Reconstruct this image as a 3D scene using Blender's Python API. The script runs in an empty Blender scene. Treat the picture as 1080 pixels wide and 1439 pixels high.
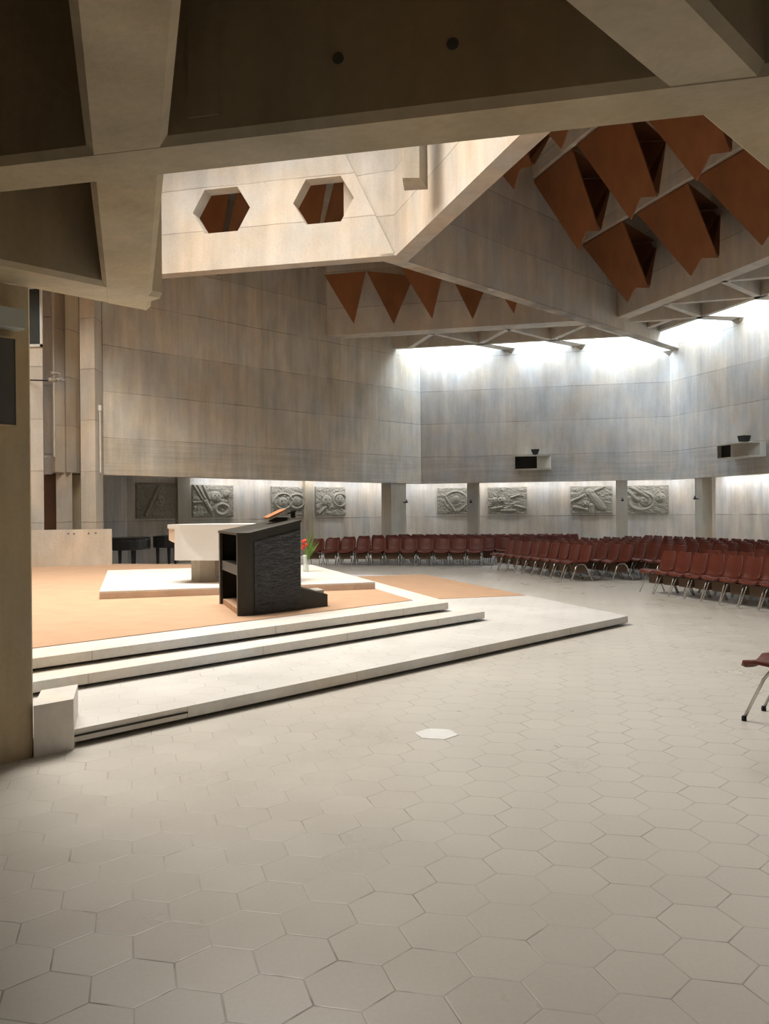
import bpy, bmesh, math, random
from mathutils import Vector, Matrix, noise
random.seed(7)
sc = bpy.context.scene
COL = sc.collection
EYE = 1.6
F = 1178.0
ROLL = math.radians(0.53)
CR, SR = math.cos(ROLL), math.sin(ROLL)

# ------------------------------------------------------------------ plan geometry
# the building is laid out on three directions, 60 degrees apart
DIR = {'a': math.radians(-13.1), 'b': math.radians(46.9), 'c': math.radians(-73.1)}
U = {k: Vector((math.cos(v), math.sin(v))) for k, v in DIR.items()}
N = {k: Vector((-math.sin(v), math.cos(v))) for k, v in DIR.items()}

def pt(d, al, pp):                       # plan point from distance along and across a direction
    return U[d] * al + N[d] * pp

def meet(d1, p1, d2, p2):                # crossing of two plan lines
    a, b = N[d1], N[d2]
    det = a.x * b.y - a.y * b.x
    return Vector(((p1 * b.y - a.y * p2) / det, (a.x * p2 - p1 * b.x) / det))

def al(d, p):
    return U[d].dot(p)

def ray(u, v):
    x = (u - 540) / F; z = -(v - 719.5) / F
    return CR * x + SR * z, -SR * x + CR * z

def on_wall(u, v, d, pp):                # surveyed point on a vertical plane
    X, Z = ray(u, v)
    D = pp / (N[d].x * X + N[d].y)
    return Vector((X * D, D, EYE + Z * D))

def on_level(u, v, z):
    X, Z = ray(u, v); D = (z - EYE) / Z
    return Vector((X * D, D, z))

def at_depth(u, v, D):
    X, Z = ray(u, v)
    return Vector((X * D, D, EYE + Z * D))

# ------------------------------------------------------------------ materials
def newmat(name):
    m = bpy.data.materials.new(name); m.use_nodes = True
    nt = m.node_tree; nt.nodes.clear()
    out = nt.nodes.new('ShaderNodeOutputMaterial'); b = nt.nodes.new('ShaderNodeBsdfPrincipled')
    nt.links.new(b.outputs[0], out.inputs[0])
    return m, nt, b

class NT:
    def __init__(s, nt): s.nt = nt
    def n(s, t, **kw):
        o = s.nt.nodes.new(t)
        for k, v in kw.items(): setattr(o, k, v)
        return o
    def l(s, a, b): s.nt.links.new(a, b)
    def math(s, op, a, b=None, c=None):
        o = s.n('ShaderNodeMath', operation=op)
        for i, v in enumerate((a, b, c)):
            if v is None: continue
            if isinstance(v, (int, float)): o.inputs[i].default_value = v
            else: s.l(v, o.inputs[i])
        return o.outputs[0]
    def vmath(s, op, a, b=None):
        o = s.n('ShaderNodeVectorMath', operation=op)
        for i, v in enumerate((a, b)):
            if v is None: continue
            if isinstance(v, tuple): o.inputs[i].default_value = v
            else: s.l(v, o.inputs[i])
        return o
    def noise(s, vec, scale, detail=3, rough=.55):
        o = s.n('ShaderNodeTexNoise'); o.inputs['Scale'].default_value = scale
        o.inputs['Detail'].default_value = detail; o.inputs['Roughness'].default_value = rough
        s.l(vec, o.inputs['Vector']); return o.outputs[0]
    def scale(s, vec, sv):
        return s.vmath('MULTIPLY', vec, sv).outputs[0]
    def mul(s, col, fac):                 # colour times scalar
        o = s.n('ShaderNodeVectorMath', operation='SCALE')
        if isinstance(col, tuple): o.inputs[0].default_value = col[:3]
        else: s.l(col, o.inputs[0])
        if isinstance(fac, (int, float)): o.inputs['Scale'].default_value = fac
        else: s.l(fac, o.inputs['Scale'])
        return o.outputs[0]
    def remap(s, v, a, b, c, d):
        o = s.n('ShaderNodeMapRange'); s.l(v, o.inputs[0])
        for i, q in enumerate((a, b, c, d)): o.inputs[i + 1].default_value = q
        return o.outputs[0]
    def coord(s): return s.n('ShaderNodeTexCoord').outputs['Object']
    def bump(s, h, dist, bsdf, strength=1.0):
        o = s.n('ShaderNodeBump'); o.inputs['Distance'].default_value = dist
        o.inputs['Strength'].default_value = strength
        s.l(h, o.inputs['Height']); s.l(o.outputs[0], bsdf.inputs['Normal'])

def concrete(name, base=(.43, .385, .325), streak=.30, lift=None, hboard=None, blotch=.25, seam=None, rough=.85):
    m, nt, b = newmat(name); g = NT(nt); co = g.coord()
    n1 = g.noise(co, .55, 4); n2 = g.noise(g.scale(co, (4.2, 4.2, .42)), 1.0, 4, .6)
    n4 = g.noise(g.scale(co, (2.0, 2.0, .9)), 1.0, 3)
    n3 = g.noise(co, 22, 2)
    v = g.remap(n1, .3, .7, 1 - blotch, 1 + blotch)
    v = g.math('MULTIPLY', v, g.remap(n2, .3, .7, 1 - streak, 1 + streak))
    v = g.math('MULTIPLY', v, g.remap(n4, .3, .7, .90, 1.10))
    v = g.math('MULTIPLY', v, g.remap(n3, .3, .7, .96, 1.04))
    sx = g.n('ShaderNodeSeparateXYZ'); g.l(co, sx.inputs[0]); z = sx.outputs[2]
    h = n2
    if lift:                               # day-joint lines left by the formwork lifts
        z0, dz = lift
        wob = g.math('MULTIPLY', g.math('SUBTRACT', g.noise(co, 1.5, 2), .5), .05)
        fr = g.math('FRACT', g.math('DIVIDE', g.math('SUBTRACT', g.math('ADD', z, wob), z0), dz))
        line = g.math('MAXIMUM', g.math('LESS_THAN', fr, .014), g.math('GREATER_THAN', fr, .994))
        amp = g.remap(g.noise(co, .8, 2), .35, .6, .08, .42)
        v = g.math('MULTIPLY', v, g.math('SUBTRACT', 1.0, g.math('MULTIPLY', line, amp)))
        cell = g.math('FLOOR', g.math('DIVIDE', g.math('SUBTRACT', z, z0), dz))
        wn = g.n('ShaderNodeTexWhiteNoise', noise_dimensions='1D'); g.l(cell, wn.inputs['W'])
        v = g.math('MULTIPLY', v, g.remap(wn.outputs[0], 0, 1, .92, 1.08))
    if hboard:                             # horizontal boards below this height
        nb = g.noise(g.scale(co, (.35, .35, 9)), 1.0, 4, .7)
        msk = g.math('LESS_THAN', z, hboard)
        fac = g.math('ADD', 1.0, g.math('MULTIPLY', msk, g.remap(nb, .3, .7, -.14, .12)))
        v = g.math('MULTIPLY', v, fac)
    col = g.mul(base, v)
    mix = g.n('ShaderNodeMix', data_type='RGBA'); mix.inputs['Factor'].default_value = 1
    mix.blend_type = 'MULTIPLY'
    tint = g.n('ShaderNodeMix', data_type='RGBA')
    tint.inputs['A'].default_value = (1.05, .985, .90, 1); tint.inputs['B'].default_value = (.95, .99, 1.04, 1)
    g.l(g.remap(g.noise(co, .9, 3), .35, .65, 0, 1), tint.inputs['Factor'])
    g.l(col, mix.inputs['A']); g.l(tint.outputs['Result'], mix.inputs['B'])
    g.l(mix.outputs['Result'], b.inputs['Base Color'])
    b.inputs['Roughness'].default_value = rough; b.inputs['Specular IOR Level'].default_value = .25
    g.bump(g.math('ADD', g.math('MULTIPLY', n2, .6), g.math('MULTIPLY', n3, .25)), .02, b, .6)
    return m

def plain(name, col, rough=.6, metal=0, var=.08, scale=6, spec=.4, bump=0, stretch=(1, 1, 1)):
    m, nt, b = newmat(name); g = NT(nt); co = g.scale(g.coord(), stretch)
    n = g.noise(co, scale, 3)
    c = g.mul(col, g.remap(n, .3, .7, 1 - var, 1 + var)); g.l(c, b.inputs['Base Color'])
    b.inputs['Roughness'].default_value = rough; b.inputs['Metallic'].default_value = metal
    b.inputs['Specular IOR Level'].default_value = spec
    if bump: g.bump(n, bump, b)
    return m

def hexfloor(name, base, groove, rough_lo, rough_hi, s=.1616, off=(-.0704, 3.112), joint=.034, var=.02):
    m, nt, b = newmat(name); g = NT(nt); co = g.coord()
    th = DIR['a']
    p = g.vmath('SUBTRACT', co, (off[0], off[1], 0)).outputs[0]
    sx = g.n('ShaderNodeSeparateXYZ'); g.l(p, sx.inputs[0]); X, Y = sx.outputs[0], sx.outputs[1]
    cth, sth = math.cos(th), math.sin(th)
    x = g.math('ADD', g.math('MULTIPLY', X, cth), g.math('MULTIPLY', Y, sth))
    y = g.math('SUBTRACT', g.math('MULTIPLY', Y, cth), g.math('MULTIPLY', X, sth))
    px, py = 3 * s, math.sqrt(3) * s
    def cell(ox, oy):
        fx = g.math('ADD', g.math('DIVIDE', g.math('SUBTRACT', x, ox), px), .5)
        fy = g.math('ADD', g.math('DIVIDE', g.math('SUBTRACT', y, oy), py), .5)
        ix, iy = g.math('FLOOR', fx), g.math('FLOOR', fy)
        lx = g.math('MULTIPLY', g.math('SUBTRACT', g.math('SUBTRACT', fx, ix), .5), px)
        ly = g.math('MULTIPLY', g.math('SUBTRACT', g.math('SUBTRACT', fy, iy), .5), py)
        ax, ay = g.math('ABSOLUTE', lx), g.math('ABSOLUTE', ly)
        d = g.math('MAXIMUM', ay, g.math('ADD', g.math('MULTIPLY', ax, math.sqrt(3) / 2), g.math('MULTIPLY', ay, .5)))
        idn = g.math('ADD', g.math('MULTIPLY', ix, 17), g.math('ADD', g.math('MULTIPLY', iy, 131), 0 if ox == 0 else 1013))
        return d, idn
    d1, i1 = cell(0, 0); d2, i2 = cell(1.5 * s, math.sqrt(3) / 2 * s)
    d = g.math('MINIMUM', d1, d2)
    sel = g.math('LESS_THAN', d1, d2)
    idn = g.math('ADD', g.math('MULTIPLY', sel, i1), g.math('MULTIPLY', g.math('SUBTRACT', 1.0, sel), i2))
    idn = g.math('ADD', g.math('ROUND', idn), .25)
    wn = g.n('ShaderNodeTexWhiteNoise', noise_dimensions='1D'); g.l(idn, wn.inputs['W'])
    dn = g.math('DIVIDE', d, math.sqrt(3) / 2 * s)     # 1 at the joint
    wear = g.remap(g.noise(co, 2.2, 3), .38, .62, 0, 1)
    # joints: narrow, darker in some places than in others
    jn = g.remap(dn, 1 - joint, 1 - joint * .35, 0, 1)
    jfac = g.math('MULTIPLY', jn, g.math('ADD', g.remap(wear, 0, 1, .30, .85), g.remap(g.noise(co, 4.5, 2), .56, .66, 0, .5)))
    n1 = g.noise(co, .7, 3); n3 = g.noise(co, 60, 2)
    v = g.math('MULTIPLY', g.remap(n1, .3, .7, .95, 1.05), g.remap(wn.outputs[0], 0, 1, 1 - var, 1 + var))
    v = g.math('MULTIPLY', v, g.remap(n3, .3, .7, .97, 1.03))
    c = g.mul(base, v)
    mix = g.n('ShaderNodeMix', data_type='RGBA'); g.l(jfac, mix.inputs['Factor']); g.l(c, mix.inputs['A'])
    mix.inputs['B'].default_value = (*groove, 1); g.l(mix.outputs['Result'], b.inputs['Base Color'])
    r = g.remap(g.noise(co, 1.4, 4), .3, .7, rough_lo, rough_hi)
    r = g.math('ADD', r, g.math('MULTIPLY', g.math('SUBTRACT', wn.outputs[0], .5), .02))
    g.l(g.math('ADD', r, g.math('MULTIPLY', jfac, .3)), b.inputs['Roughness'])
    b.inputs['Specular IOR Level'].default_value = .45
    g.bump(g.math('SUBTRACT', 1.0, jfac), .002, b, .5)
    return m

CONC = (.40, .355, .298)
M = {}
M['wall'] = concrete('board_marked_wall', (.54, .48, .395), .14, (3.63, 1.22), 3.63, .14)
M['wall_cool'] = concrete('board_marked_wall_cool_lit', (.52, .48, .425), .13, (3.63, 1.22), 3.63, .14)  # same concrete as the left wall, cool slot daylight mixed into its colour
M['beam'] = concrete('board_marked_beam', (.58, .52, .445), .08, (7.15, 1.22), None, .12)
M['lantern'] = concrete('pale_lantern_concrete', (.49, .43, .36), .06, (8.05, .98), None, .10)
M['foyer'] = concrete('foyer_concrete', (.52, .44, .315), .09, None, None, .16)
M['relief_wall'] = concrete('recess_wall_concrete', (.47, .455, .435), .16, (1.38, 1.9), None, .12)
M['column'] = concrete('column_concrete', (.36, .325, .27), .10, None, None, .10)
M['chancel'] = concrete('chancel_concrete', (.52, .46, .385), .08, (2.7, 1.3), None, .10)
M['pier'] = concrete('pier_concrete', (.52, .44, .31), .10, None, None, .18)
M['step'] = concrete('pale_step_stone', (.70, .685, .655), .02, None, None, .05, rough=.45)
M['stepbase'] = concrete('step_base', (.10, .09, .08), .05, None, None, .1)  # shade of the gap below the slabs, put into a dark colour
M['floor'] = hexfloor('hexagonal_floor_tiles', (.57, .54, .485), (.31, .28, .24), .27, .33)
M['platform'] = hexfloor('hexagonal_platform_tiles', (.70, .685, .65), (.42, .39, .34), .28, .42, joint=.035)
M['carpet'] = plain('peach_carpet', (.50, .325, .21), .95, var=.05, scale=3, spec=.1, bump=.002)
M['timber'] = plain('orange_brown_timber', (.25, .098, .036), .55, var=.15, scale=2.2, stretch=(1, 1, .6))
M['relief'] = plain('stone_relief', (.25, .242, .21), .8, var=.1, scale=12, bump=.004)
M['ambo'] = plain('dark_bronze', (.035, .032, .025), .45, var=.15, scale=5, metal=.2)
M['ambo_face'] = plain('textured_bronze', (.05, .052, .055), .5, metal=.3, var=.35, scale=14, bump=.02, stretch=(.5, .5, 2.5))
M['ambo_in'] = plain('dark_shelf', (.028, .024, .018), .6)
M['black'] = plain('black_lacquer', (.006, .006, .006), .35)
M['cloth'] = plain('white_linen', (.62, .60, .56), .85, var=.02)
M['mensa'] = concrete('altar_stone', (.62, .50, .41), .04, None, None, .08)
M['pedestal'] = concrete('pedestal_stone', (.42, .39, .33), .05, None, None, .08)
M['seat'] = plain('brick_red_plastic', (.105, .022, .011), .45, var=.12, scale=5, spec=.28)
M['chrome'] = plain('chrome_tube', (.62, .60, .57), .25, metal=.9, var=.03)
M['rubber'] = plain('black_rubber', (.01, .01, .01), .7)
M['pouch'] = plain('brown_hardboard', (.12, .075, .045), .7, var=.12)
M['dark'] = plain('dark_recess', (.02, .018, .016), .8)
M['door'] = plain('dark_brown_door', (.10, .045, .022), .55)
M['grey'] = plain('grey_cloth_panel', (.11, .11, .10), .8, var=.05)
M['whitepl'] = plain('off_white_plastic', (.62, .60, .55), .4)
M['box'] = concrete('speaker_box_concrete', (.50, .45, .36), .04, None, None, .05)
M['pages'] = plain('book_pages', (.72, .66, .55), .8)
M['cover'] = plain('tan_leather_cover', (.42, .17, .075), .5)
M['leaf'] = plain('green_leaf', (.12, .22, .035), .6)
M['petal'] = plain('red_petal', (.55, .05, .02), .6)
M['tile'] = plain('white_floor_tile', (.80, .80, .78), .25, var=.02)
m, nt, b = newmat('clear_plastic'); b.inputs['Base Color'].default_value = (.8, .85, .83, 1)
b.inputs['Roughness'].default_value = .08; b.inputs['Transmission Weight'].default_value = .75; b.inputs['IOR'].default_value = 1.2
m.node_tree.nodes['Principled BSDF'].inputs['Transmission Weight'].default_value = .45
M['clear'] = m
m, nt, b = newmat('dark_glass'); b.inputs['Base Color'].default_value = (.045, .05, .045, 1); b.inputs['Roughness'].default_value = .25
M['glass'] = m

# ------------------------------------------------------------------ mesh helpers
def link(name, bm, mat, parent=None, smooth=False):
    me = bpy.data.meshes.new(name)
    bmesh.ops.recalc_face_normals(bm, faces=bm.faces)
    if smooth:
        for f in bm.faces: f.smooth = True
    bm.to_mesh(me); bm.free()
    o = bpy.data.objects.new(name, me); COL.objects.link(o)
    if mat: me.materials.append(M[mat] if isinstance(mat, str) else mat)
    if parent is not None:
        o.parent = parent
    return o

def prism(bm, poly, z0, z1):
    n = len(poly)
    lo = [bm.verts.new((p[0], p[1], z0)) for p in poly]
    hi = [bm.verts.new((p[0], p[1], (z1[i] if isinstance(z1, (list, tuple)) else z1))) for i, p in enumerate(poly)]
    bm.faces.new(lo); bm.faces.new(hi)
    for i in range(n):
        bm.faces.new((lo[i], lo[(i + 1) % n], hi[(i + 1) % n], hi[i]))

def bar(bm, d, a0, a1, p0, p1, z0, z1):   # box along one of the three directions
    prism(bm, [pt(d, a0, p0), pt(d, a1, p0), pt(d, a1, p1), pt(d, a0, p1)], z0, z1)

def section(bm, d, prof, a0, a1):         # profile (perp, z) swept along a direction; a0/a1 may be functions of perp
    f0 = a0 if callable(a0) else (lambda p: a0)
    f1 = a1 if callable(a1) else (lambda p: a1)
    A = []; B = []
    for (p, z) in prof:
        q = pt(d, f0(p), p); A.append(bm.verts.new((q.x, q.y, z)))
        q = pt(d, f1(p), p); B.append(bm.verts.new((q.x, q.y, z)))
    n = len(prof)
    bm.faces.new(A); bm.faces.new(B)
    for i in range(n):
        bm.faces.new((A[i], A[(i + 1) % n], B[(i + 1) % n], B[i]))

def box(bm, c, s, rz=0.0, rx=0.0, ry=0.0):
    mt = Matrix.Translation(c) @ Matrix.Rotation(rz, 4, 'Z') @ Matrix.Rotation(ry, 4, 'Y') @ Matrix.Rotation(rx, 4, 'X')
    r = bmesh.ops.create_cube(bm, size=1.0)
    for v in r['verts']:
        v.co = mt @ Vector((v.co.x * s[0], v.co.y * s[1], v.co.z * s[2]))
    return r['verts']

def tube(bm, pts, r, n=8, cap=True):
    pts = [Vector(p) for p in pts]; rings = []
    for i, p in enumerate(pts):
        t = (pts[min(i + 1, len(pts) - 1)] - pts[max(i - 1, 0)]).normalized()
        ref = Vector((0, 0, 1)) if abs(t.z) < .9 else Vector((1, 0, 0))
        x = t.cross(ref).normalized(); y = t.cross(x)
        rr = r[i] if isinstance(r, (list, tuple)) else r
        rings.append([bm.verts.new(p + (x * math.cos(2 * math.pi * k / n) + y * math.sin(2 * math.pi * k / n)) * rr) for k in range(n)])
    for a, b_ in zip(rings, rings[1:]):
        for k in range(n):
            bm.faces.new((a[k], a[(k + 1) % n], b_[(k + 1) % n], b_[k]))
    if cap: bm.faces.new(rings[0]); bm.faces.new(rings[-1])

def lathe(bm, c, prof, n=20):
    rings = []
    for (r, z) in prof:
        rings.append([bm.verts.new((c[0] + r * math.cos(2 * math.pi * k / n), c[1] + r * math.sin(2 * math.pi * k / n), c[2] + z)) for k in range(n)])
    for a, b_ in zip(rings, rings[1:]):
        for k in range(n): bm.faces.new((a[k], a[(k + 1) % n], b_[(k + 1) % n], b_[k]))
    bm.faces.new(rings[0]); bm.faces.new(rings[-1])

def board(bm, pts, t):                    # flat board of real thickness from a 3D outline
    pts = [Vector(p) for p in pts]
    nrm = Vector((0, 0, 0))
    for i in range(len(pts)):
        a_, b_ = pts[i], pts[(i + 1) % len(pts)]
        nrm += Vector(((a_.y - b_.y) * (a_.z + b_.z), (a_.z - b_.z) * (a_.x + b_.x), (a_.x - b_.x) * (a_.y + b_.y)))
    nrm.normalize()
    A = [bm.verts.new(p - nrm * t / 2) for p in pts]; B = [bm.verts.new(p + nrm * t / 2) for p in pts]
    bm.faces.new(A); bm.faces.new(B)
    for i in range(len(pts)):
        bm.faces.new((A[i], A[(i + 1) % len(pts)], B[(i + 1) % len(pts)], B[i]))

def empty(name, loc=(0, 0, 0), rz=0.0):
    o = bpy.data.objects.new(name, None); COL.objects.link(o); o.location = loc; o.rotation_euler = (0, 0, rz)
    o.empty_display_size = .1
    return o

def tag(o, label, cat, group=None, kind=None):
    o['label'] = label; o['category'] = cat
    if group: o['group'] = group
    if kind: o['kind'] = kind
    return o

def struct(o): o['kind'] = 'structure'; return o
def BM(): return bmesh.new()

def world_child(o, parent):               # part given in world coordinates, parent moved to its base
    o.parent = parent
    o.matrix_parent_inverse = Matrix.Identity(4)
    inv = (Matrix.Translation(parent.location) @ Matrix.Rotation(parent.rotation_euler.z, 4, 'Z')).inverted()
    o.data.transform(inv)
    return o

# ------------------------------------------------------------------ main levels and lines
UH = 2.65                       # underside of the upper walls
WB, WA, WC = 20.45, 30.9, 18.15 # inner faces of the three upper walls
K1 = meet('b', WB, 'a', WA); K2 = meet('a', WA, 'c', WC)
TOPZ = 12.4
REC = 3.2                       # depth of the recess behind the upper walls

# floor
bm = BM(); prism(bm, [(-22, -7), (30, -7), (30, 42), (-22, 42)], -.2, 0)
struct(link('floor', bm, 'floor'))

def band(name, pts_in, pts_out, z0, z1, mat):
    bm = BM(); prism(bm, pts_in + pts_out[::-1], z0, z1); return struct(link(name, bm, mat))

WT = .40
LB = pt('b', 11.06, WB)
band('wall_left', [LB, K1], [pt('b', 11.06, WB + WT), meet('b', WB + WT, 'a', WA + WT)], UH, TOPZ, 'wall')
band('wall_back', [K1, K2], [meet('b', WB + WT, 'a', WA + WT), meet('a', WA + WT, 'c', WC + WT)], UH, TOPZ, 'wall_cool')
CE = pt('c', 6.0, WC); CEo = pt('c', 6.0, WC + WT)
band('wall_right', [K2, CE], [meet('a', WA + WT, 'c', WC + WT), CEo], UH, TOPZ, 'wall_cool')
# recess walls with the reliefs
RB, RA, RC = WB + REC, WA + REC, WC + REC
R1 = meet('b', RB, 'a', RA); R2 = meet('a', RA, 'c', RC)
def seg(name, p, q, p2, q2, z0, z1, mat): return band(name, [p, q], [p2, q2], z0, z1, mat)
r1o = meet('b', RB + .3, 'a', RA + .3); r2o = meet('a', RA + .3, 'c', RC + .3)
RB0 = pt('b', 9.3, RB); CE1 = pt('c', 6, RC)
seg('wall_recess_left', RB0, R1, pt('b', 9.3, RB + .3), r1o, 0, 3.1, 'relief_wall')
seg('wall_recess_back', R1, R2, r1o, r2o, 0, 3.1, 'relief_wall')
seg('wall_recess_right', R2, CE1, r2o, pt('c', 6, RC + .3), 0, 3.1, 'relief_wall')
# flat ceiling of the recess
bm = BM()
prism(bm, [pt('b', 11.2, WB + .02), K1 + Vector((0, .02)), r1o, pt('b', 13.5, RB + .3)], 3.0, 3.2)
prism(bm, [K1 + Vector((0, .02)), K2 + Vector((.02, .02)), r2o, r1o], 3.0, 3.2)
prism(bm, [K2 + Vector((.02, 0)), CE + Vector((.02, 0)), pt('c', 6, RC + .3), r2o], 3.0, 3.2)
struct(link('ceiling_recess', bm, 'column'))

# outer shell that closes the room behind the camera and to the sides
bm = BM()
prism(bm, [(-14, -6), (-13.7, -6), (-13.7, 30), (-14, 30)], 0, TOPZ)
struct(link('wall_far_left', bm, 'wall'))
bm = BM(); prism(bm, [(-14, -6.3), (26, -6.3), (26, -6), (-14, -6)], 0, TOPZ); struct(link('wall_behind', bm, 'wall'))
bm = BM()
prism(bm, [CE, (21.5, -6), (21.8, -6), CEo + Vector((.5, 0))], 0, TOPZ); struct(link('wall_far_right', bm, 'wall'))
bm = BM()
prism(bm, [(-14, 23.6), (-8.0, 23.6), (-8.0, 23.9), (-14, 23.9)], 0, TOPZ)
struct(link('wall_chancel', bm, 'chancel'))
bm = BM(); prism(bm, [(-8.2, 23.9), (-8.0, 23.9), (-8.0, 26.2), (-8.2, 26.0)], 0, 3.2); struct(link('wall_recess_end', bm, 'relief_wall'))

# ------------------------------------------------------------------ columns under the upper walls
def ratio(u, v=710): return ray(u, v)[0]
def col_on(u0, u1, d, pp):
    A = on_wall(u0, 710, d, pp); B = on_wall(u1, 710, d, pp)
    return al(d, A.xy), al(d, B.xy)
cols = [(550, 571, 'b', 'concrete column left of the wall corner'),
        (656, 671.5, 'a', 'concrete column between the first and second lit recess bays of the back wall'),
        (866, 881.5, 'a', 'concrete column between the goat-like relief and the faces relief'),
        (976, 990, 'a', 'thick concrete column below the right wall corner')]
cols[0] = (550, 571, 'b', 'grey concrete column at the corner where left wall meets back wall')
cols[1] = (656, 671.5, 'a', 'slender grey concrete column right of the narrow relief at the back wall')
cols[2] = (866, 881.5, 'a', 'slender grey concrete column just right of the relief with a slanted beam')
cols[3] = (976, 990, 'c', 'thick two-faced concrete column nearest the right edge of the hall')
for i, (u0, u1, d, lb) in enumerate(cols):
    pp = {'a': WA, 'b': WB, 'c': WC}[d]
    if d == 'c':
        bm = BM()
        A = on_wall(976, 710, 'a', WA + .02)
        p0 = on_wall(976, 710, 'c', WC + .02).xy; p1 = on_wall(986.5, 710, 'c', WC + .02).xy; p2 = on_wall(1000, 710, 'c', WC + .30).xy
        p3 = p2 + U['b'] * .3; p4 = p0 + U['b'] * .6
        prism(bm, [p0, p1, p2, p3, p4], 0, 2.66)
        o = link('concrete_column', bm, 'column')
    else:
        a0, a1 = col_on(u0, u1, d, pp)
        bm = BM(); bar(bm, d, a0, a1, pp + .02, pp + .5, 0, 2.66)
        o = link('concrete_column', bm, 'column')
    tag(o, lb, 'column', 'columns under the upper wall')
# narrow piers inside the recess
for (u0, u1, lb) in ((250, 267, 'concrete pier between the dark recess bay and the first lit bay'), (429, 440, 'narrow concrete pier between the two square reliefs left of the columns')):
    A = on_wall(u0, 700, 'b', RB - .16); B = on_wall(u1, 700, 'b', RB - .16)
    bm = BM(); bar(bm, 'b', al('b', A.xy), al('b', B.xy) , RB - .16, RB - .0, 0, 3.0)
    tag(link('recess_pier', bm, 'column'), lb, 'pier')

# ------------------------------------------------------------------ small candle brackets on the columns
for (u, v, d, pp, lb) in ((567, 706, 'b', WB, 'small dark candle bracket on the wall-corner column'), (662, 706, 'a', WA, 'small dark candle bracket on the slender column right of the narrow relief'),
                      (874, 703.5, 'a', WA, 'small dark candle bracket on the column right of the slanted-beam relief'), (981, 701, 'c', WC, 'small dark candle bracket on the thick two-faced column')):
    p = on_wall(u, v, d, pp)
    r = empty('candle_bracket', p); tag(r, lb, 'bracket', 'candle brackets on the columns')
    n = -N[d]
    bm = BM(); tube(bm, [(0, 0, 0), (n.x * .14, n.y * .14, 0)], .02); link('arm', bm, 'dark', r)
    bm = BM(); lathe(bm, (n.x * .14, n.y * .14, -.02), [(.045, 0), (.055, .05), (.02, .06), (.02, .12)], 10); link('cup', bm, 'dark', r)

# ------------------------------------------------------------------ reliefs: carved stone panels
def relief(u0, u1, v0, v1, d, pp, seed, lb, kinds):
    A = on_wall(u0, v0, d, pp); B = on_wall(u1, v0, d, pp); C_ = on_wall(u0, v1, d, pp)
    w = (B.xy - A.xy).length; h = A.z - C_.z
    nx, nz = 84, 66
    rnd = random.Random(seed)
    def field(x, y):                       # x,y in 0..1
        v = .5 * abs(noise.noise(Vector((x * 5 + seed, y * 5, 0)))) + .35 * abs(noise.noise(Vector((x * 12, y * 12, seed)))) + .12 * noise.noise(Vector((x * 26, y * 26, seed)))
        v = v * .8; w0 = v
        for k in kinds:
            if k[0] == 'head':
                _, cx, cy, r = k
                dx, dy = (x - cx) / r, (y - cy) / (r * 1.35)
                q = dx * dx + dy * dy
                if q < 1: v = max(v, .75 * math.sqrt(1 - q) + .1)
                if 1 <= q < 1.35: v *= .3
                for ex in (-.38, .38):      # eye hollows, mouth
                    if abs(dx - ex) < .16 and abs(dy - .2) < .10: v -= .35
                if abs(dx) < .3 and abs(dy + .42) < .07: v -= .3
                if abs(dx) < .09 and -.2 < dy < .2: v += .2
            if k[0] == 'bar':
                _, x0, y0, x1, y1, t = k
                L2 = (x1 - x0) ** 2 + (y1 - y0) ** 2
                s_ = max(0, min(1, ((x - x0) * (x1 - x0) + (y - y0) * (y1 - y0)) / L2))
                dd = math.hypot(x - x0 - s_ * (x1 - x0), y - y0 - s_ * (y1 - y0))
                if dd < t: v = max(v, .8 - .3 * dd / t)
                elif dd < t * 1.5: v *= .4
            if k[0] == 'arc':
                _, cx, cy, r, t = k
                q = abs(math.hypot(x - cx, y - cy) - r)
                if q < t: v = max(v, .6 * (1 - q / t) + .15)
        return v + .35 * w0
    n = -N[d]
    bm = BM(); g = []
    for j in range(nz + 1):
        row = []
        for i in range(nx + 1):
            x, y = i / nx, j / nz
            dep = .05 + (.075 * field(x, y) if 0 < i < nx and 0 < j < nz else 0)
            q = U[d] * (x * w) + n * dep
            row.append(bm.verts.new((q.x, q.y, y * h)))
        g.append(row)
    for j in range(nz):
        for i in range(nx): bm.faces.new((g[j][i], g[j][i + 1], g[j + 1][i + 1], g[j + 1][i]))
    # edges and back
    bk = [bm.verts.new((q.x, q.y, z)) for q, z in ((Vector((0, 0)), 0), (U[d] * w, 0), (U[d] * w, h), (Vector((0, 0)), h))]
    bm.faces.new(bk)
    e = [g[0], [r[-1] for r in g], g[-1][::-1], [r[0] for r in g][::-1]]
    for k in range(4):
        vs = e[k]; bm.faces.new(vs + [bk[(k + 1) % 4], bk[k]])
    o = link('stone_relief', bm, 'relief'); o.location = (A.x, A.y, C_.z)
    tag(o, lb, 'relief', 'carved stone reliefs in the wall recess')
relief(190, 251, 679, 729, 'b', RB, 3, 'carved stone relief in the unlit bay above the pianos', [('head', .5, .5, .14), ('bar', .2, .1, .5, .9, .04)])
relief(269, 326.5, 681, 727.5, 'b', RB, 5, 'stone relief with slanting spear shafts at its left, behind the altar', [('bar', .02, .98, .25, .5, .03), ('bar', .12, .98, .32, .5, .03), ('bar', .25, .98, .4, .55, .03), ('bar', 0, .45, .35, .5, .03), ('head', .56, .62, .13), ('head', .83, .72, .1), ('bar', .3, .5, .42, .2, .05), ('arc', .7, .25, .16, .05)])
relief(380, 427.5, 683.5, 725, 'b', RB, 8, 'stone relief with two haloed heads, above the ambo', [('head', .32, .45, .14), ('arc', .32, .5, .26, .04), ('head', .72, .5, .13), ('arc', .72, .5, .24, .04)])
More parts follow.
